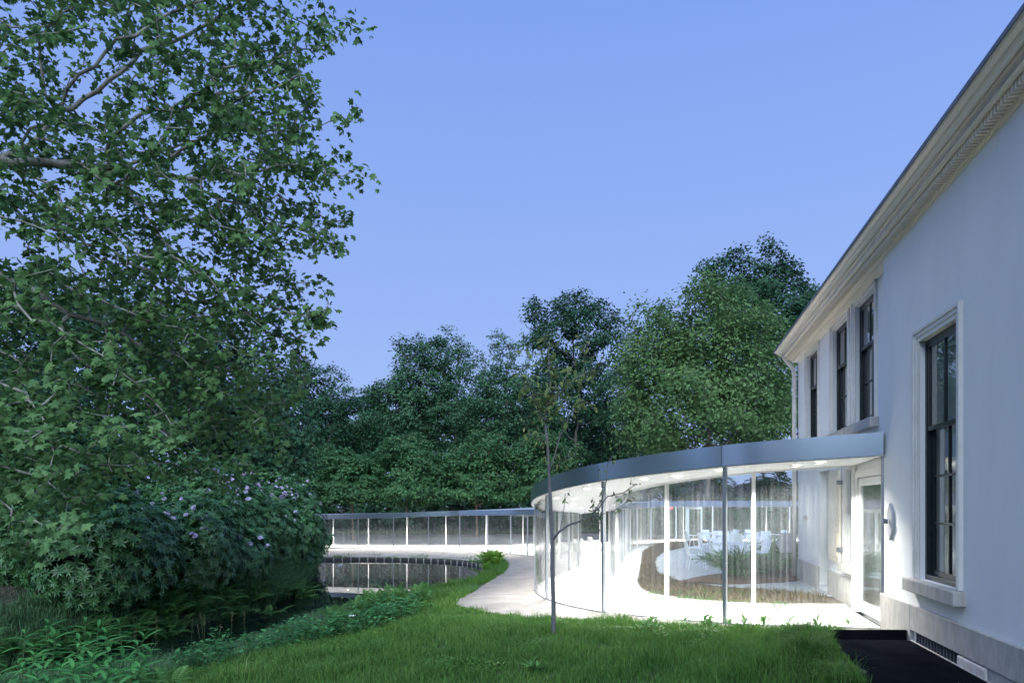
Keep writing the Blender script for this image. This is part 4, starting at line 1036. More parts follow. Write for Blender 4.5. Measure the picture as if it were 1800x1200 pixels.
# ------------------------------------------------------------------ plane tree in the foreground
def plane_tree():
    rng = np.random.default_rng(11)
    bx_, by2 = -13.5, 11.5; z0 = h1(bx_, by2)
    t = thing('plane_tree', 'huge plane tree with drooping lobed leaves and pale twisting branches', 'tree', (bx_, by2, z0))
    bl = [((-7.6, 12.5, 9.5), (4.2, 3.6, 3.6)), ((-5.2, 12.3, 10.6), (2.0, 2.2, 2.6)), ((-5.4, 13.0, 7.4), (2.3, 2.4, 2.0)), ((-8.3, 12.5, 6.2), (3.8, 3.2, 2.8)),
          ((-5.6, 13.6, 5.0), (1.9, 2.0, 1.9)), ((-8.6, 12.0, 3.9), (3.2, 2.6, 2.2)), ((-6.2, 14.2, 3.4), (1.7, 1.6, 1.3)), ((-7.0, 9.6, 2.2), (1.5, 1.0, 1.3)),
          ((-11, 12, 9), (3, 3, 4)), ((-4.2, 12.2, 8.3), (1.2, 1.4, 1.0))]
    wts = np.array([2.2, .9, 1.1, 1.8, .9, 1.5, .6, .55, .8, .25]); wts /= wts.sum()
    att = np.vstack([ellip(c, r, int(2600*wv), rng, .1) for (c, r), wv in zip(bl, wts)])
    extra = []
    for (px, py, Y) in ((665, 62, 12), (640, 60, 12), (612, 40, 12), (634, 180, 12.3), (622, 220, 12.3), (600, 218, 12.4), (650, 320, 12.3), (636, 312, 12.3), (612, 285, 12.4), (585, 435, 12.8), (566, 505, 13),
                        (556, 560, 13.2), (130, 950, 8.2), (95, 930, 8.2), (60, 965, 8.2), (320, 760, 9.2), (290, 740, 9.2)):
        p = P(px, py, Y); extra.append(tuple(p))
    att = np.vstack([att, extra])
    trunk = [(bx_, by2, z0-.2), (bx_+.05, by2, 1), (bx_+.2, by2+.05, 2.5), (bx_+.5, by2+.1, 4), (bx_+1.0, by2+.2, 5.2), (bx_+1.7, by2+.4, 6.2), (bx_+2.5, by2+.6, 7.2), (bx_+3.3, by2+.8, 8.0)]
    pos, par = colonize(att, trunk, .30, 1.9, .34, 160, (0.02, 0, -.06), rng, 9000)
    rad = radii(pos, par, .008, 2.25, .55)
    V, F = frusta(pos, par, rad, 6)
    meshobj('trunk', V, F, M['planebark'], t, True)
    thin = np.where((rad < .026) & (np.arange(len(pos)) > 8))[0]
    per = max(2, int(34000/len(thin)))
    cen = np.repeat(pos[thin], per, 0)
    pts = cen+rng.normal(0, .10, cen.shape); pts[:, 2] -= .03
    nn = rng.normal(0, .35, pts.shape)+np.array([.10, -.35, .8])
    # the leaves nearest the camera that are in view are single objects
    sc_ = FPX/np.maximum(pts[:, 1], 1); px = 900+pts[:, 0]*sc_; py = HOR-(pts[:, 2]-EYE)*sc_
    vis = (px > 5) & (px < 700) & (py > 5) & (py < 1000)
    order = np.argsort(np.where(vis, pts[:, 1], 99)); first = order[:300]; rest = np.setdiff1d(np.arange(len(pts)), first)
    v, fs, rn = leaves(pts[rest], nn[rest], .112, PALM, rng, .6, .8, None, .45)
    cl = np.repeat(np.repeat(rng.random(len(thin)), per)[rest], len(PALM[1][0])); rn = np.clip(.6*rn+.4*cl, 0, 1)
    tag(meshobj('foliage', v, fs, M['l_plane'], t, False, rn), kind='stuff')
    me = bpy.data.meshes.new('leaf'); me.from_pydata([tuple(q) for q in PALM[0]*.13], [], [tuple(f) for f in PALM[1][0]]); me.materials.append(M['l_planeobj'])
    for i in first:
        o = link(bpy.data.objects.new('leaf', me)); o.location = pts[i]
        nrm_ = Vector(nn[i]+rng.normal(0, .4, 3)).normalized(); ax = Vector(rng.normal(0, 1, 3)+np.array([0, 0, -.8])); ax = (ax-nrm_*ax.dot(nrm_)).normalized(); yb_ = nrm_.cross(ax)
        o.rotation_euler = Matrix((ax, yb_, nrm_)).transposed().to_euler(); s_ = rng.uniform(.8, 1.25); o.scale = (s_,)*3
        set_parent(o, t)
    print('plane nodes', len(pos), 'leaves', len(pts))
plane_tree()

# ------------------------------------------------------------------ young tree on the lawn
def sapling():
    rng = np.random.default_rng(5)
    Y = 9.7; X = (972-900)*Y/FPX; zg = h1(X, Y)
    t = thing('young_tree', 'slender young tree with a grey stem and few leaves on the lawn', 'tree', (X, Y, zg))
    q = lambda px, py, dy=0: tuple(P(px, py, Y+dy))
    mb = MB()
    main = [q(973, 1118), q(973, 1060), q(971, 1000), q(971, 950), q(968, 890), q(965, 830), q(962, 775), q(958, 745)]
    mb.tube([(*main[0][:2], zg-.1)]+main, [.036, .033, .031, .030, .028, .025, .022, .019, .015], 12)
    tw = []
    def limb(pts, r0, r1):
        n = len(pts); mb.tube(pts, [r0+(r1-r0)*i/(n-1) for i in range(n)], 7)
        tw.extend([(np.array(pts[i]), np.array(pts[i+1])) for i in range(n-1)])
    limb([q(972, 948), q(982, 935, -.03), q(1000, 922, -.06), q(1030, 912, -.1), q(1052, 893, -.12), q(1068, 872, -.15), q(1095, 866, -.2), q(1120, 850, -.2)], .020, .004)
    limb([q(1040, 905, -.1), q(1058, 878, -.05), q(1066, 845, 0), q(1068, 815, .02), q(1078, 800, .05)], .010, .003)
    limb([q(1020, 915, -.08), q(1045, 905, -.14), q(1075, 900, -.2), q(1105, 880, -.25)], .008, .003)
    limb([q(985, 930), q(990, 900, .05), q(995, 870, .1)], .007, .003)
    limb([q(965, 830), q(975, 800, .1), q(985, 765, .15), q(1000, 730, .2), q(1025, 700, .25)], .012, .003)
    limb([q(958, 745), q(962, 715), q(968, 690), q(966, 655), q(964, 620), q(966, 600)], .018, .003)
    limb([q(958, 745), q(945, 715, -.1), q(930, 690, -.15), q(918, 670, -.2)], .012, .003)
    limb([q(962, 715), q(985, 690, -.1), q(1010, 665, -.2), q(1040, 650, -.25)], .010, .003)
    limb([q(966, 700), q(990, 670, .2), q(1015, 630, .3), q(1030, 608, .35)], .010, .003)
    limb([q(960, 730), q(940, 700, .2), q(925, 660, .3), q(930, 630, .35)], .009, .003)
    limb([q(962, 785), q(945, 770, -.15), q(930, 760, -.2)], .007, .003)
    limb([q(965, 830), q(985, 815, -.2), q(1010, 800, -.3)], .006, .003)
    mb.build('trunk', M['greybark'], t, smooth=True)
    me = bpy.data.meshes.new('leaf'); lv = np.array([(0, 0, 0), (.3, .2, .03), (.62, .2, .02), (1, 0, -.12), (.62, -.2, .02), (.3, -.2, .03), (.5, 0, -.01)])*.13
    me.from_pydata([tuple(a) for a in lv], [], [(0, 6, 1), (1, 6, 2), (2, 6, 3), (3, 6, 4), (4, 6, 5), (5, 6, 0)]); me.materials.append(M['l_sapling'])
    tb = MB(); k = 0
    while k < 290:
        a, b_ = tw[rng.integers(len(tw))]
        if a[2] < 1.5 or (a[2] < 2.75 and rng.random() < .15): continue
        p0 = a+(b_-a)*rng.random(); d = rng.normal(0, 1, 3)*.6+(b_-a)/np.linalg.norm(b_-a)+np.array([0, 0, .3]); d /= np.linalg.norm(d); L = rng.uniform(.06, .32)
        p1 = p0+d*L+np.array([0, 0, -.04*L]); tb.tube([tuple(p0), tuple((p0+p1)/2+rng.normal(0, .012, 3)), tuple(p1)], [.003, .0025, .0015], 4)
        for j in range(rng.integers(1, 5)):
            f = rng.uniform(.4, 1); o = link(bpy.data.objects.new('leaf', me)); o.location = p0+(p1-p0)*f
            o.rotation_euler = (rng.normal(0, .7), rng.uniform(.0, 1.2), rng.random()*6.28); s_ = rng.uniform(.55, 1.2)*(.6 if a[2] < 2.75 else 1); o.scale = (s_,)*3; set_parent(o, t); k += 1
    tb.build('twigs', M['greybark'], t)
    up = [q_ for q_ in tw if q_[0][2] > 2.6]; pk = rng.integers(len(up), size=230)
    p_ = np.array([up[i][0]+(up[i][1]-up[i][0])*rng.random() for i in pk])+rng.normal(0, .11, (230, 3))
    v, fs, rn = leaves(p_, np.tile([0, -.3, .7], (230, 1)), .10, NET, rng, .7, .5)
    tag(meshobj('small_leaves', v, fs, M['l_saplingstuff'], t, False, rn), kind='stuff')
sapling()

# ------------------------------------------------------------------ ferns and bank plants
def frond_mesh(name, L, arch, m, n=17, w=.17):
    V = []; F = []
    pr = []
    for i in range(n+1):
        s_ = i/n; pr.append((L*(.86*s_-.06*s_*s_), L*(arch*1.25*s_-arch*1.0*s_*s_)))
    for i in range(1, n+1):
        s_ = i/n; x, z = pr[i]; x0, z0 = pr[i-1]
        b0 = len(V); V += [(x0, -.006, z0), (x0, .006, z0), (x, .005, z), (x, -.005, z)]; F.append((b0, b0+1, b0+2, b0+3))
        if i < 3: continue
        ln = L*w*math.sin(math.pi*min(1, (s_*.92+.12)))**.8*(1.1-.4*s_)
        for sg in (-1, 1):
            b0 = len(V); dx = .35*ln; wd = L/n*.42
            V += [(x-.0, 0, z), (x+dx*.5+wd, sg*ln*.5, z+.01), (x+dx, sg*ln, z-.05*ln*3), (x+dx*.5-wd, sg*ln*.5, z+.01)]
            F.append((b0, b0+1, b0+2) if sg < 0 else (b0, b0+2, b0+1)); F.append((b0, b0+2, b0+3) if sg < 0 else (b0, b0+3, b0+2))
    me = bpy.data.meshes.new(name); me.from_pydata(V, [], F); me.materials.append(m); return me
FR = [frond_mesh('frond', .95, .62, M['l_fern']), frond_mesh('frond', .8, .85, M['l_fern']), frond_mesh('frond', 1.05, .42, M['l_fern'])]
FRB = [frond_mesh('frond', .8, .75, M['l_fernlit']), frond_mesh('frond', .65, 1.0, M['l_fernlit'])]
def fern(x, y, label, group, meshes, n=11, sc=1.0, rng=np.random.default_rng(9), face=None, tilt=0.0):
    z = h1(x, y); t = thing('fern', label, 'fern', (x, y, z), group)
    for k in range(n):
        o = link(bpy.data.objects.new('frond', meshes[k % len(meshes)])); o.parent = t
        a = 2*math.pi*k/n+rng.normal(0, .25)
        if face is not None and rng.random() < .5: a = face+rng.normal(0, .7)
        s_ = sc*rng.uniform(.75, 1.15)
        o.rotation_euler = (rng.normal(0, .15), rng.uniform(-.5, .05)-tilt, a); o.scale = (s_,)*3
    return t
rngf = np.random.default_rng(77)
for k in range(36):
    f = k/35; x = -11.0+2.5*f**.6+rngf.normal(0, .3); y = 14.6+13.5*f+rngf.normal(0, .35)
    fern(x, y, 'green fern hanging over the stream below the rhododendrons', 'ferns on the rhododendron bank', FR, 12, rngf.uniform(1.05, 1.4), face=-.9)
for (x, y, s_) in [(-3.5, 15.6, .8), (-3.05, 15.9, .85), (-2.65, 16.2, .8), (-2.2, 16.6, .75), (-3.9, 15.0, .8), (-2.9, 16.6, .8), (-3.4, 16.4, .85)]:
    fern(x, y, 'upright fern on the near pond edge before the white reflection', 'ferns on the near pond edge', FR[:2], 12, s_*1.15, tilt=.55)
for (x, y, s_) in [(-.95, 33.2, .9), (-1.05, 34.4, 1.0), (-.85, 35.4, .95), (-1.0, 36.3, .8), (-1.15, 31.8, .7), (-1.2, 35.2, .9), (-1.25, 33.6, .9), (-.6, 34.6, .8), (-.75, 36.0, .8), (-.7, 32.4, .7)]:
    fern(x, y, 'fern tinted lamplit yellow green between the pond and the sandy path', 'bright ferns on the pond corner', FRB, 13, s_*1.35, tilt=.35)
for (x, y, s_) in [(-4.75, 8.9, .5), (-4.3, 8.6, .5), (-5.2, 9.3, .55)]:
    fern(x, y, 'small fern at the front of the foreground weeds', 'small foreground ferns', FR, 10, s_)

# tall lance-leaved weeds in the front left corner: every leaf its own object
def lance_mesh(L, wd, bend):
    V = []; F = []; n = 6
    for i in range(n+1):
        s_ = i/n; w_ = wd*math.sin(math.pi*min(1, s_*.9+.08))**.8*(1 if i < n else 0); x = L*s_; z = bend*L*(.55*s_-1.0*s_*s_)
        V += [(x, w_, z+.02*L*(w_ > 0)), (x, 0, z-.004), (x, -w_, z+.02*L*(w_ > 0))]
    for i in range(n):
        b0 = 3*i; F += [(b0, b0+1, b0+4, b0+3), (b0+1, b0+2, b0+5, b0+4)]
    me = bpy.data.meshes.new('leaf'); me.from_pydata(V, [], F); me.materials.append(M['l_weed']); 
    for p in me.polygons: p.use_smooth = True
    return me
LM = [lance_mesh(.30, .036, .35), lance_mesh(.26, .032, .55), lance_mesh(.22, .028, .2)]
rngw = np.random.default_rng(21)
spots = []
while len(spots) < 25:
    px, py = rngw.uniform(-20, 240), rngw.uniform(1090, 1215); Y = 7.2+(1215-py)*.022
    p = P(px, py, Y)
    if all(math.hypot(p.x-a[0], Y-a[1]) > .22 for a in spots): spots.append((p.x, Y, p.z))
for (x, y, zt) in spots:
    zg = h1(x, y); hgt_ = max(.35, min(1.5, zt-zg))
    t = thing('lance_leaf_weed', 'tall weed with whorls of long pointed leaves in the foreground corner', 'weed', (x, y, zg), 'tall pointed leaf weeds in the foreground corner')
    mb = MB(); lx, ly = rngw.normal(0, .06, 2)
    mb.tube([(x, y, zg-.05), (x+lx*.4, y+ly*.4, zg+hgt_*.5), (x+lx, y+ly, zg+hgt_)], [.008, .006, .004], 6); mb.build('stem', M['stem'], t)
    for k in range(15):
        f = 1-.7*(k/15)**1.3; a = k*2.4+rngw.normal(0, .2)
        o = link(bpy.data.objects.new('leaf', LM[k % 3])); o.parent = t; o.location = (lx*f, ly*f, hgt_*f)
        o.rotation_euler = (0, -.75+.75*min(1, k/5)+rngw.normal(0, .12), a); s_ = rngw.uniform(.8, 1.15)*(.7 if k < 3 else 1); o.scale = (s_,)*3

# nettles and broad weeds along the near bank
def nettle(x, y, H_, label, group, seed, sz=.09):
    rng = np.random.default_rng(seed); zg = h1(x, y)
    t = thing('nettle', label, 'weed', (x, y, zg), group); mb = MB(); parts = []
    for s_ in range(5):
        ox, oy = rng.normal(0, .10, 2); hh = H_*rng.uniform(.65, 1.05); lx, ly = rng.normal(0, .07, 2)
        mb.tube([(x+ox, y+oy, zg-.05), (x+ox+lx, y+oy+ly, zg+hh)], [.006, .003], 5)
        n = int(hh/.055); f = np.repeat(np.linspace(.25, 1, n), 2); a = np.tile([0, math.pi], n)+np.repeat(np.arange(n)*1.571, 2)
        p = np.column_stack([x+ox+lx*f, y+oy+ly*f, zg+hh*f]); ax = np.column_stack([np.cos(a), np.sin(a), .1+0*a])*3; nn = np.column_stack([-np.cos(a)*.3, -np.sin(a)*.3, 1+0*a])
        parts.append(leaves(p, nn, sz*1.25, NET, rng, .2, .6, ax))
    mb.build('stem', M['stem'], t); v, fs, rn = merge(parts); tag(meshobj('leaves', v, fs, M['l_nettle'], t, False, rn), kind='stuff')
rngn = np.random.default_rng(31); sp_ = []; k = 0
while len(sp_) < 44 and k < 4000:
    k += 1; f = rngn.random(); x = -5.0+f*2.6+rngn.normal(0, .3); y = 10.6+f*4.6+rngn.normal(0, .5)
    if float(poly_dist(np.array([x]), np.array([y]), POND)[0]) < .4 or bool(in_poly(np.array([x]), np.array([y]), POND)[0]): continue
    if x < -1.9 and all(math.hypot(x-a, y-b_) > .27 for a, b_ in sp_): sp_.append((x, y))
for i, (x, y) in enumerate(sp_):
    nettle(x, y, rngn.uniform(.32, .6), 'leafy nettle on the near bank of the stream', 'nettles on the near bank', 400+i)
for i, (px, Y) in enumerate([(520, 7.4), (560, 7.1), (600, 7.0), (1010, 7.2), (1045, 7.4), (1085, 7.0)]):
    pass

# ------------------------------------------------------------------ grasses
def blades(n, sampler, h0, h1_, wd, lean, rng, m, name, label=None, zo=0.0, droop=.0, clump=1, cl_r=.03, mode='lawn'):
    x, y = sampler(n, rng)
    if clump > 1:
        x = np.repeat(x, clump)+rng.normal(0, cl_r, len(x)*clump); y = np.repeat(y, clump)+rng.normal(0, cl_r, len(y)*clump)
    n = len(x); z = hgt(x, y)+zo
    h = rng.uniform(h0, h1_, n)*(.75+.5*np.sin(x*1.7+np.sin(y*1.3)*2)**2)
    if mode == 'lawn': h *= .55+.95*np.clip(.5+.35*np.sin(x*3.1+1.7*np.sin(y*2.2))*np.sin(y*3.4-x*1.3)+.3*np.sin(x*7.7+y*2)*np.sin(y*8.3-x*3), 0, 1)
    a = rng.random(n)*2*np.pi; la = a+rng.normal(0, .5, n); ln = lean*h*rng.uniform(.2, 1.2, n)
    lx, ly = np.cos(la)*ln, np.sin(la)*ln; wx, wy = -np.sin(a)*wd/2, np.cos(a)*wd/2
    wv = rng.uniform(.7, 1.3, n); wx *= wv; wy *= wv
    b_ = np.column_stack([x, y, z-.01]); W = np.column_stack([wx, wy, 0*wx])
    m1 = b_+np.column_stack([lx*.25, ly*.25, h*.55]); tp = b_+np.column_stack([lx, ly, h*(1-droop*rng.uniform(.3, 1.4, n))])
    V = np.stack([b_-W, b_+W, m1+W*.8, m1-W*.8, tp], 1).reshape(-1, 3)
    k = np.arange(n)[:, None]*5
    rn = np.clip(.5*rng.random(n)+.5*(.5+.3*np.sin(x*2.3+1.1*y)*np.cos(y*1.9-.7*x)+.35*np.sin(x*5.1-2.3*y+np.sin(y*3.7))*np.sin(y*4.3+x)), 0, 1)
    o = meshobj(name, V, [k+np.array([[3, 2, 4]]), k+np.array([[0, 1, 2, 3]])], m, None, False, np.concatenate([rn, rn]))
    tag(o, kind='stuff')
    if label: tag(o, label, 'grass')
    return o
def lawn_s(y0, y1, x0f, x1f):
    def f(n, rng):
        X = []; Y = []; c = 0
        while c < n:
            y = rng.uniform(y0, y1, n); x = rng.uniform(x0f, x1f, n)
            k = (~in_poly(x, y, PATHP)) & (~in_poly(x, y, PADA)) & (~in_poly(x, y, POND)) & (~in_poly(x, y, FOOT))
            k &= (x-W0[0])*DY-(y-W0[1])*DX < -.06
            k &= np.abs(x) < y*.80+.3
            k &= ~((y < 6.5) & (x > 2.5)) & (y < 15.8+2.5*(x < -1.0)) 
            X.append(x[k]); Y.append(y[k]); c += k.sum()
        return np.concatenate(X)[:n], np.concatenate(Y)[:n]
    return f
rg = np.random.default_rng(41)
blades(42000, lawn_s(5.9, 9.0, -6, 4.6), .05, .12, .0075, .6, rg, M['l_grass'], 'lawn_grass', 'short green lawn grass in front of the glass corridor', droop=.1, clump=2)
blades(31000, lawn_s(9.0, 16.5, -5.5, 5.0), .05, .13, .0115, .6, rg, M['l_grass'], 'lawn_grass', 'green grass on the rise along the sandy path', droop=.1, clump=2)
blades(2600, lawn_s(6.0, 12.5, -5.5, 4.8), .13, .24, .006, .8, rg, M['l_grass'], 'lawn_grass', 'longer tufts standing out of the lawn', droop=.3, clump=6, cl_r=.035)
def pad_edge(n, rng):
    t_ = rng.random(n); xs = np.interp(t_, [0, .35, .7, 1], [3.1, 3.3, 3.5, 3.8]); ys = np.interp(t_, [0, .35, .7, 1], [6.5, 7.4, 8.1, 8.9])
    return xs+rng.normal(-.08, .10, n), ys+rng.normal(0, .05, n)
blades(900, pad_edge, .10, .24, .007, .9, rg, M['l_grass'], 'lawn_grass', 'ragged grass overhanging the edge of the black sheet', droop=.35, clump=5)
CLV = (np.array([(0, 0, 0), (.4, .35, .1), (.9, .25, .05), (1, 0, 0), (.9, -.25, .05), (.4, -.35, .1)]), [np.array([(0, 3, 2, 1)]), np.array([(0, 5, 4, 3)])])
cx_, cy_ = [], []
for k in range(26):
    yy = rg.uniform(6.0, 11.5); xx = rg.uniform(-4, 4)
    if xx > 2.9 or abs(xx) > yy*.78: continue
    m_ = rg.integers(60, 160); cx_.append(xx+rg.normal(0, .14, m_)); cy_.append(yy+rg.normal(0, .12, m_))
cx_ = np.concatenate(cx_); cy_ = np.concatenate(cy_)
ok_ = ~in_poly(cx_, cy_, PATHP); cx_ = cx_[ok_]; cy_ = cy_[ok_]
v, fs, rn = leaves(np.column_stack([cx_, cy_, hgt(cx_, cy_)+rg.uniform(.04, .10, len(cx_))]), np.tile([0, -.15, 1.], (len(cx_), 1)), .035, CLV, rg, .35, .1)
tag(meshobj('clover', v, fs, M['l_grass'], None, False, rn), 'low clover patches in the lawn', 'clover', None, 'stuff')
# longer grass on the slopes to the pond
def bank_s(cond, x0, x1, y0, y1):
    def f(n, rng):
        X = []; Y = []; c = 0
        for _ in range(200):
            x = rng.uniform(x0, x1, n); y = rng.uniform(y0, y1, n); d = poly_dist(x, y, POND); k = (~in_poly(x, y, POND)) & (~in_poly(x, y, PATHP)) & (~in_poly(x, y, FOOT)) & cond(x, y, d)
            X.append(x[k]); Y.append(y[k]); c += k.sum()
            if c >= n: break
        return np.concatenate(X)[:n], np.concatenate(Y)[:n]
    return f
def bank_s2(cond, x0, x1, y0, y1):
    def f(n, rng):
        x = rng.uniform(x0, x1, n*8); y = rng.uniform(y0, y1, n*8); d = poly_dist(x, y, POND); k = (~in_poly(x, y, POND)) & (~in_poly(x, y, FOOT)) & (d < 1.9)
        k &= (np.sin(x*1.9+.5)*np.sin(y*1.7+x*.8) > .15) & (rng.random(n*8) < np.clip(1.4-d*.7, .1, 1))
        return x[k][:n], y[k][:n]
    return f
blades(6500, bank_s(lambda x, y, d: (d < 3.2) & (x > -9) & (y < 22), -9, -1, 9, 22), .10, .22, .009, .8, rg, M['l_tall'], 'bank_grass', 'tall rough grass on the near bank of the stream', droop=.25, clump=3)
blades(5000, bank_s(lambda x, y, d: (x > -4.2+0*y) & (y > 15.2) & (d > .3), -4.2, -.9, 15.2, 22), .10, .24, .010, .7, rg, M['l_grass'], 'bank_grass', 'green grass on the slope from the lawn tip to the pond', droop=.2, clump=3)
blades(6000, bank_s(lambda x, y, d: (d < 1.6) & (x > -3) & (y > 21), -3, 1, 20, 41), .10, .28, .012, .7, rg, M['l_grass'], 'bank_grass', 'green grass between the pond and the sandy path', droop=.2, clump=3)
blades(1100, bank_s2(lambda x, y, d: (d < 1.9), -14, -.5, 39, 47), .05, .16, .016, .7, rg, M['l_grass'], 'bank_grass', 'thin grass above the dark timber pond edging', droop=.2, clump=3)
blades(5200, bank_s(lambda x, y, d: (d < 1.7) & (x < -8) & (y > 23) & (y < 40), -13, -7, 23, 40), .5, 1.1, .022, 1.3, rg, M['l_tall'], 'reed_grass', 'long drooping grass at the foot of the flowering rhododendrons', droop=.35, clump=4)
blades(4500, bank_s(lambda x, y, d: (d > .1) & (d < 1.9) & (x < -7.5) & (y > 13.5) & (y < 26), -13, -7.5, 13.5, 26), .16, .42, .014, .9, rg, M['l_tall'], 'bank_grass', 'dark undergrowth between the ferns of the rhododendron bank', droop=.3, clump=4)
blades(6000, bank_s(lambda x, y, d: (d > 1.7) & (x < -9.5) & (y < 19), -19, -9.5, 10, 19), .04, .10, .012, .6, rg, M['l_purple'], 'faded_grass', 'faded purplish short grass before the rhododendrons', droop=.2, clump=3)
blades(4000, bank_s(lambda x, y, d: (d > .2) & (x < -5) & (y < 13.5), -12, -4.6, 6.2, 13.5), .12, .28, .012, .8, rg, M['l_tall'], 'bank_grass', 'dark undergrowth grass below the foreground weeds', droop=.3, clump=3)
# grass beyond the corridor
blades(3500, lambda n, rng: (rng.uniform(-24, 24, n), rng.uniform(63.5, 73, n)), .10, .3, .03, .6, rg, M['l_tall'], 'woodland_grass', 'rough grass under the low trees beyond the corridor', droop=.2, clump=3)
# dry planting round the courtyard gravel
def dry_s(n, rng):
    X = []; Y = []; c = 0; inner = inset(0.8)
    bed = np.vstack([inner, [(22, 38), (22, 12.5), (6.5, 12)]])
    while c < n:
        x = rng.uniform(2.4, 18, n); y = rng.uniform(12.3, 41.5, n); k = in_poly(x, y, bed) & ~in_poly(x, y, GRAV) & ((x-W0[0])*DY-(y-W0[1])*DX < -.1)
        X.append(x[k]); Y.append(y[k]); c += k.sum()
    return np.concatenate(X)[:n], np.concatenate(Y)[:n]
blades(6000, dry_s, .05, .17, .012, .9, rg, M['l_drygrass'], 'dry_grass', 'dry brown planting round the courtyard gravel', zo=.05, droop=.2, clump=4)
# seed stalks over the stream
for i in range(10):
    x = -5.6+random.uniform(-.5, .9); y = 11.6+random.uniform(-.8, 1.4); zg = h1(x, y); L = random.uniform(.7, 1.05); dx, dy = random.uniform(-.1, .12), random.uniform(-.05, .05)
    t = thing('grass_stalk', 'pale seeding grass stalk leaning over the dark stream', 'grass', (x, y, zg), 'seeding stalks over the stream')
    mb = MB(); mb.tube([(x, y, zg-.05), (x+dx*.4, y+dy*.4, zg+L*.6), (x+dx, y+dy, zg+L)], [.003, .0025, .002], 5); mb.build('stem', M['stem'], t)
    pts = np.array([(x+dx*(.75+.25*f), y+dy, zg+L*(.8+.2*f)) for f in np.linspace(0, 1, 26)]); v, fs, rn = leaves(pts, RNG.normal(0, 1, pts.shape), .028, LANCE, RNG, .3, -.6)
    meshobj('seed_head', v, fs, M['l_drygrass'], t, False, rn)
# broad weeds at the lawn edge
rngd = np.random.default_rng(55)
dk = []
for i in range(19):
    if i < 17: px = rngd.uniform(1120, 1500); Y = 9.75+rngd.normal(0, .12); 
    else: px = rngd.uniform(860, 1130); Y = rngd.uniform(6.9, 7.6)
    dk.append(((px-900)*Y/FPX, Y))
DKL = bpy.data.meshes.new('leaf'); 
_v = [(0, 0, 0), (.3, .14, .05), (.7, .13, .04), (1, 0, -.08), (.7, -.13, .04), (.3, -.14, .05), (.5, 0, 0)]
DKL.from_pydata([(a*.14, b_*.14, c*.14) for a, b_, c in _v], [], [(0, 6, 1), (1, 6, 2), (2, 6, 3), (3, 6, 4), (4, 6, 5), (5, 6, 0)]); DKL.materials.append(M['l_fern'])
for i, (x, y) in enumerate(dk):
    if bool(in_poly(np.array([x]), np.array([y]), FOOT)[0]): continue
    zg = h1(x, y); far = i < 17
    t = thing('lawn_weed', 'small broadleaf weed on the rise along the sandy path' if far else 'small broadleaf weed in the lawn at the front', 'weed', (x, y, zg), 'weeds at the lawn edge' if far else 'weeds in the front lawn')
    for k in range(8):
        o = link(bpy.data.objects.new('leaf', DKL)); o.parent = t; o.location = (0, 0, .06+.015*k*far); s_ = rngd.uniform(.6, 1.2)
        o.rotation_euler = (rngd.normal(0, .2), rngd.uniform(-1.1, -.2), k*.9+rngd.normal(0, .3)); o.scale = (s_,)*3
fl = thing('white_flower', 'single white flower among the bank nettles', 'flower', (-2.9, 12.3, h1(-2.9, 12.3)))
mb = MB(); zf = h1(-2.9, 12.3); mb.tube([(-2.9, 12.3, zf-.02), (-2.88, 12.3, zf+.42)], .003, 5); mb.build('stem', M['stem'], fl)
mb = MB()
for j in range(6):
    a = j*1.047; c_, s_ = math.cos(a), math.sin(a); mb.add([(-2.88, 12.3, zf+.42), (-2.88+.05*c_-.02*s_, 12.3+.05*s_+.02*c_, zf+.435), (-2.88+.07*c_, 12.3+.07*s_, zf+.425), (-2.88+.05*c_+.02*s_, 12.3+.05*s_-.02*c_, zf+.435)], [(0, 1, 2, 3)])
mb.build('petals', M['whiteflower'], fl)

# ------------------------------------------------------------------ courtyard planting and furniture
def juniper(x, y, r, label, seed, n=900):
    rng = np.random.default_rng(seed); z = h1(x, y)+.06
    bedr = [(x+r[0]*1.25*math.cos(a)*(1+.08*math.sin(3*a)), y+r[1]*1.3*math.sin(a), 0) for a in np.linspace(0, 2*math.pi, 28)[:-1]]
    md = sheet('mulch_bed', bedr, lambda X, Y_: hgt(X, Y_)+.075+.16*np.clip(1-(((X-x)/(r[0]*1.25))**2+((Y_-y)/(r[1]*1.3))**2), 0, 1)**.5, M['mulch'], .25)
    tag(md, 'brown bark mulch bed under the %s' % label.split(' on ')[0], 'mulch bed')
    t = thing('juniper', label, 'shrub', (x, y, z)); mb = MB(); parts = []
    for k in range(40):
        a = rng.random()*6.28; L = rng.uniform(.5, 1.0); e_ = np.array([x+math.cos(a)*r[0]*L, y+math.sin(a)*r[1]*L, z+.15+r[2]*rng.uniform(.35, 1)*(1.15-.5*L)])
        b0 = np.array([x+math.cos(a)*.1, y+math.sin(a)*.1, z]); m_ = (b0+e_)/2+np.array([0, 0, .12]); mb.tube([tuple(b0), tuple(m_), tuple(e_)], [.02, .012, .004], 5)
        f = rng.random(n//6); p = b0+(e_-b0)*f[:, None]+np.array([0, 0, 1])*(.24*f*(1-f))[:, None]; sd = rng.normal(0, .10, p.shape)*np.array([1, 1, .45]); p = p+sd*f[:, None]
        ax = np.tile((e_-b0)/np.linalg.norm(e_-b0), (len(f), 1))*2+sd*8
        parts.append(leaves(p, np.tile([0, 0, 1.], (len(f), 1)), .17, NEEDLE, rng, .5, .1, ax))
    mb.build('stems', M['bark'], t); v, fs, rn = merge(parts); tag(meshobj('foliage', v, fs, M['l_juniper'], t, False, rn), kind='stuff')
juniper(6.0, 17.4, (1.3, .95, .75), 'spreading juniper on a mulch mound before the chairs', 71)
juniper(7.9, 18.6, (.9, .8, .55), 'second spreading juniper on mulch near the house corner', 72)
juniper(9.9, 24.6, (1.3, 1.0, .8), 'low dark juniper on mulch farther back in the courtyard', 73)

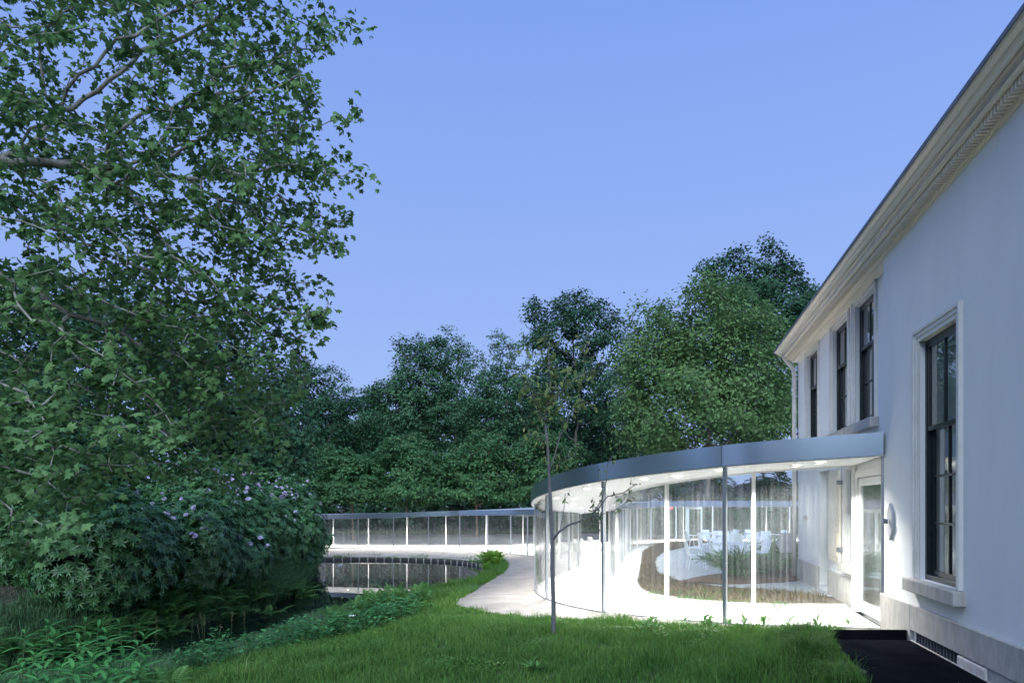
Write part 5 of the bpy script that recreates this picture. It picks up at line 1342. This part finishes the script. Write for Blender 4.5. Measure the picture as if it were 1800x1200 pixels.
def make_chair():
    t = thing('garden_chair', 'x', 'chair'); m = M['plastic']
    mb = MB(); mb.box(-.22, .22, -.22, .22, .43, .455); o = mb.build('seat', m, t, bevel=.012)
    mb = MB(); n = 9; vs_ = []; fs = []
    for i in range(n):
        a = -1+2*i/(n-1); u = a*.23; c = .22+.05*(1-a*a)
        vs_ += [(u, c-.012, .46), (u, c+.09, .86), (u, c+.115, .86), (u, c+.013, .46)]
    for i in range(n-1):
        for k in range(4): fs.append((4*i+k, 4*i+(k+1) % 4, 4*i+4+(k+1) % 4, 4*i+4+k))
    fs += [(3, 2, 1, 0), (4*n-4, 4*n-3, 4*n-2, 4*n-1)]
    mb.add(vs_, fs); mb.build('backrest', m, t)
    for sx_ in (-1, 1):
        for sy_ in (-1, 1):
            mb = MB(); mb.tube([(sx_*.2, sy_*.19, .44), (sx_*.25, sy_*.27, 0)], [.018, .014], 8); mb.build('leg', m, t)
        mb = MB(); mb.tube([(sx_*.23, -.2, .44), (sx_*.26, -.2, .64), (sx_*.26, -.1, .67), (sx_*.25, .27, .67)], .014, 8); mb.build('armrest', m, t)
    return t
def make_table():
    t = thing('garden_table', 'x', 'table'); m = M['plastic']
    mb = MB(); mb.box(-.45, .45, -.4, .4, .71, .74); mb.build('table_top', m, t, bevel=.008)
    for sx_ in (-1, 1):
        for sy_ in (-1, 1):
            mb = MB(); mb.box(sx_*.4-.02, sx_*.4+.02, sy_*.35-.02, sy_*.35+.02, 0, .71); mb.build('leg', m, t)
    return t
def copy_tree(o):
    c = o.copy(); link(c)
    for ch in o.children:
        k = ch.copy(); link(k); k.parent = c; k.matrix_parent_inverse = Matrix()
    return c
ch0 = make_chair(); tb0 = make_table()
used = {'c': False, 't': False}
def place(kind, x, y, rz, label, group, zf=None):
    src = ch0 if kind == 'c' else tb0
    o = src if not used[kind] else copy_tree(src); used[kind] = True
    z = (h1(x, y)+.08) if zf is None else zf
    o.location = (x, y, z); o.rotation_euler = (0, 0, rz); o['label'] = label; o['group'] = group
# local children keep identity inverse
for s_ in (ch0, tb0):
    for ch in s_.children: ch.matrix_parent_inverse = Matrix()
GC = 'white garden chairs on the courtyard gravel'; GT = 'white garden tables on the courtyard gravel'
place('t', 6.75, 21.4, .1, 'white garden table next to the single chair facing the gravel', GT)
place('c', 5.75, 21.3, 1.45, 'white armchair standing out on the gravel at the first table', GC)
place('c', 6.9, 22.25, .2, 'white chair behind the first garden table', GC)
place('c', 7.65, 21.2, -1.4, 'white chair at the house side of the first garden table', GC)
for k, (x, y) in enumerate([(8.6, 27.0), (10.6, 29.5), (9.2, 31.5)]):
    place('t', x, y, .2*k, ['white garden table in the middle of the gravel', 'white garden table farthest toward the back corridor on the house side', 'white garden table near the brown planting at the back'][k], GT)
    for j, (dx, dy, rz) in enumerate([(-.9, 0, 1.5), (.9, .1, -1.6), (.1, .8, 0), (-.1, -.8, 3.1)]):
        place('c', x+dx, y+dy, rz+.15*k, 'white garden chair drawn up to a table at the back of the gravel', 'chairs round the back garden tables')
for k, (x, y, r) in enumerate([(2.9, 37.5, .4), (4.6, 38.2, 2.0), (3.7, 39.3, -2.4), (3.8, 36.6, 3.0)]):
    place('c', x, y, r, 'white chair inside the glass corridor at the white table', 'chairs inside the corridor', float(FLOOR(x, y)))
place('t', 3.75, 38.0, .3, 'white table inside the glass corridor among white chairs', 'tables inside the corridor', float(FLOOR(3.75, 38.0)))
# glass doors and exit lamp in the back corridor
mb = MB(); x, y = 11.2, 42.02; z0 = float(FLOOR(x, y)); z1 = float(CEIL(x, y))
mb.box(x-.52, x-.30, y-.05, y+.05, z0, z1); mb.box(x+.42, x+.52, y+.0, y+.08, z0, z1); mb.box(x-.3, x+.42, y-.02, y+.06, z1-.18, z1)
dd_ = mb.build('courtyard_door', M['white'], pav); mb = MB(); mb.tube([(x-.36, y-.05, z0+1.05), (x-.36, y-.12, z0+1.05), (x-.2, y-.12, z0+1.05)], .015); mb.build('handle', M['steel'], dd_)
mb = MB(); x, y = 9.9, 42.6; z1 = float(CEIL(x, y)); mb.box(x-.12, x+.12, y-.03, y+.03, z1-.16, z1-.06); mb.build('exit_lamp', M['redlamp'], pav)
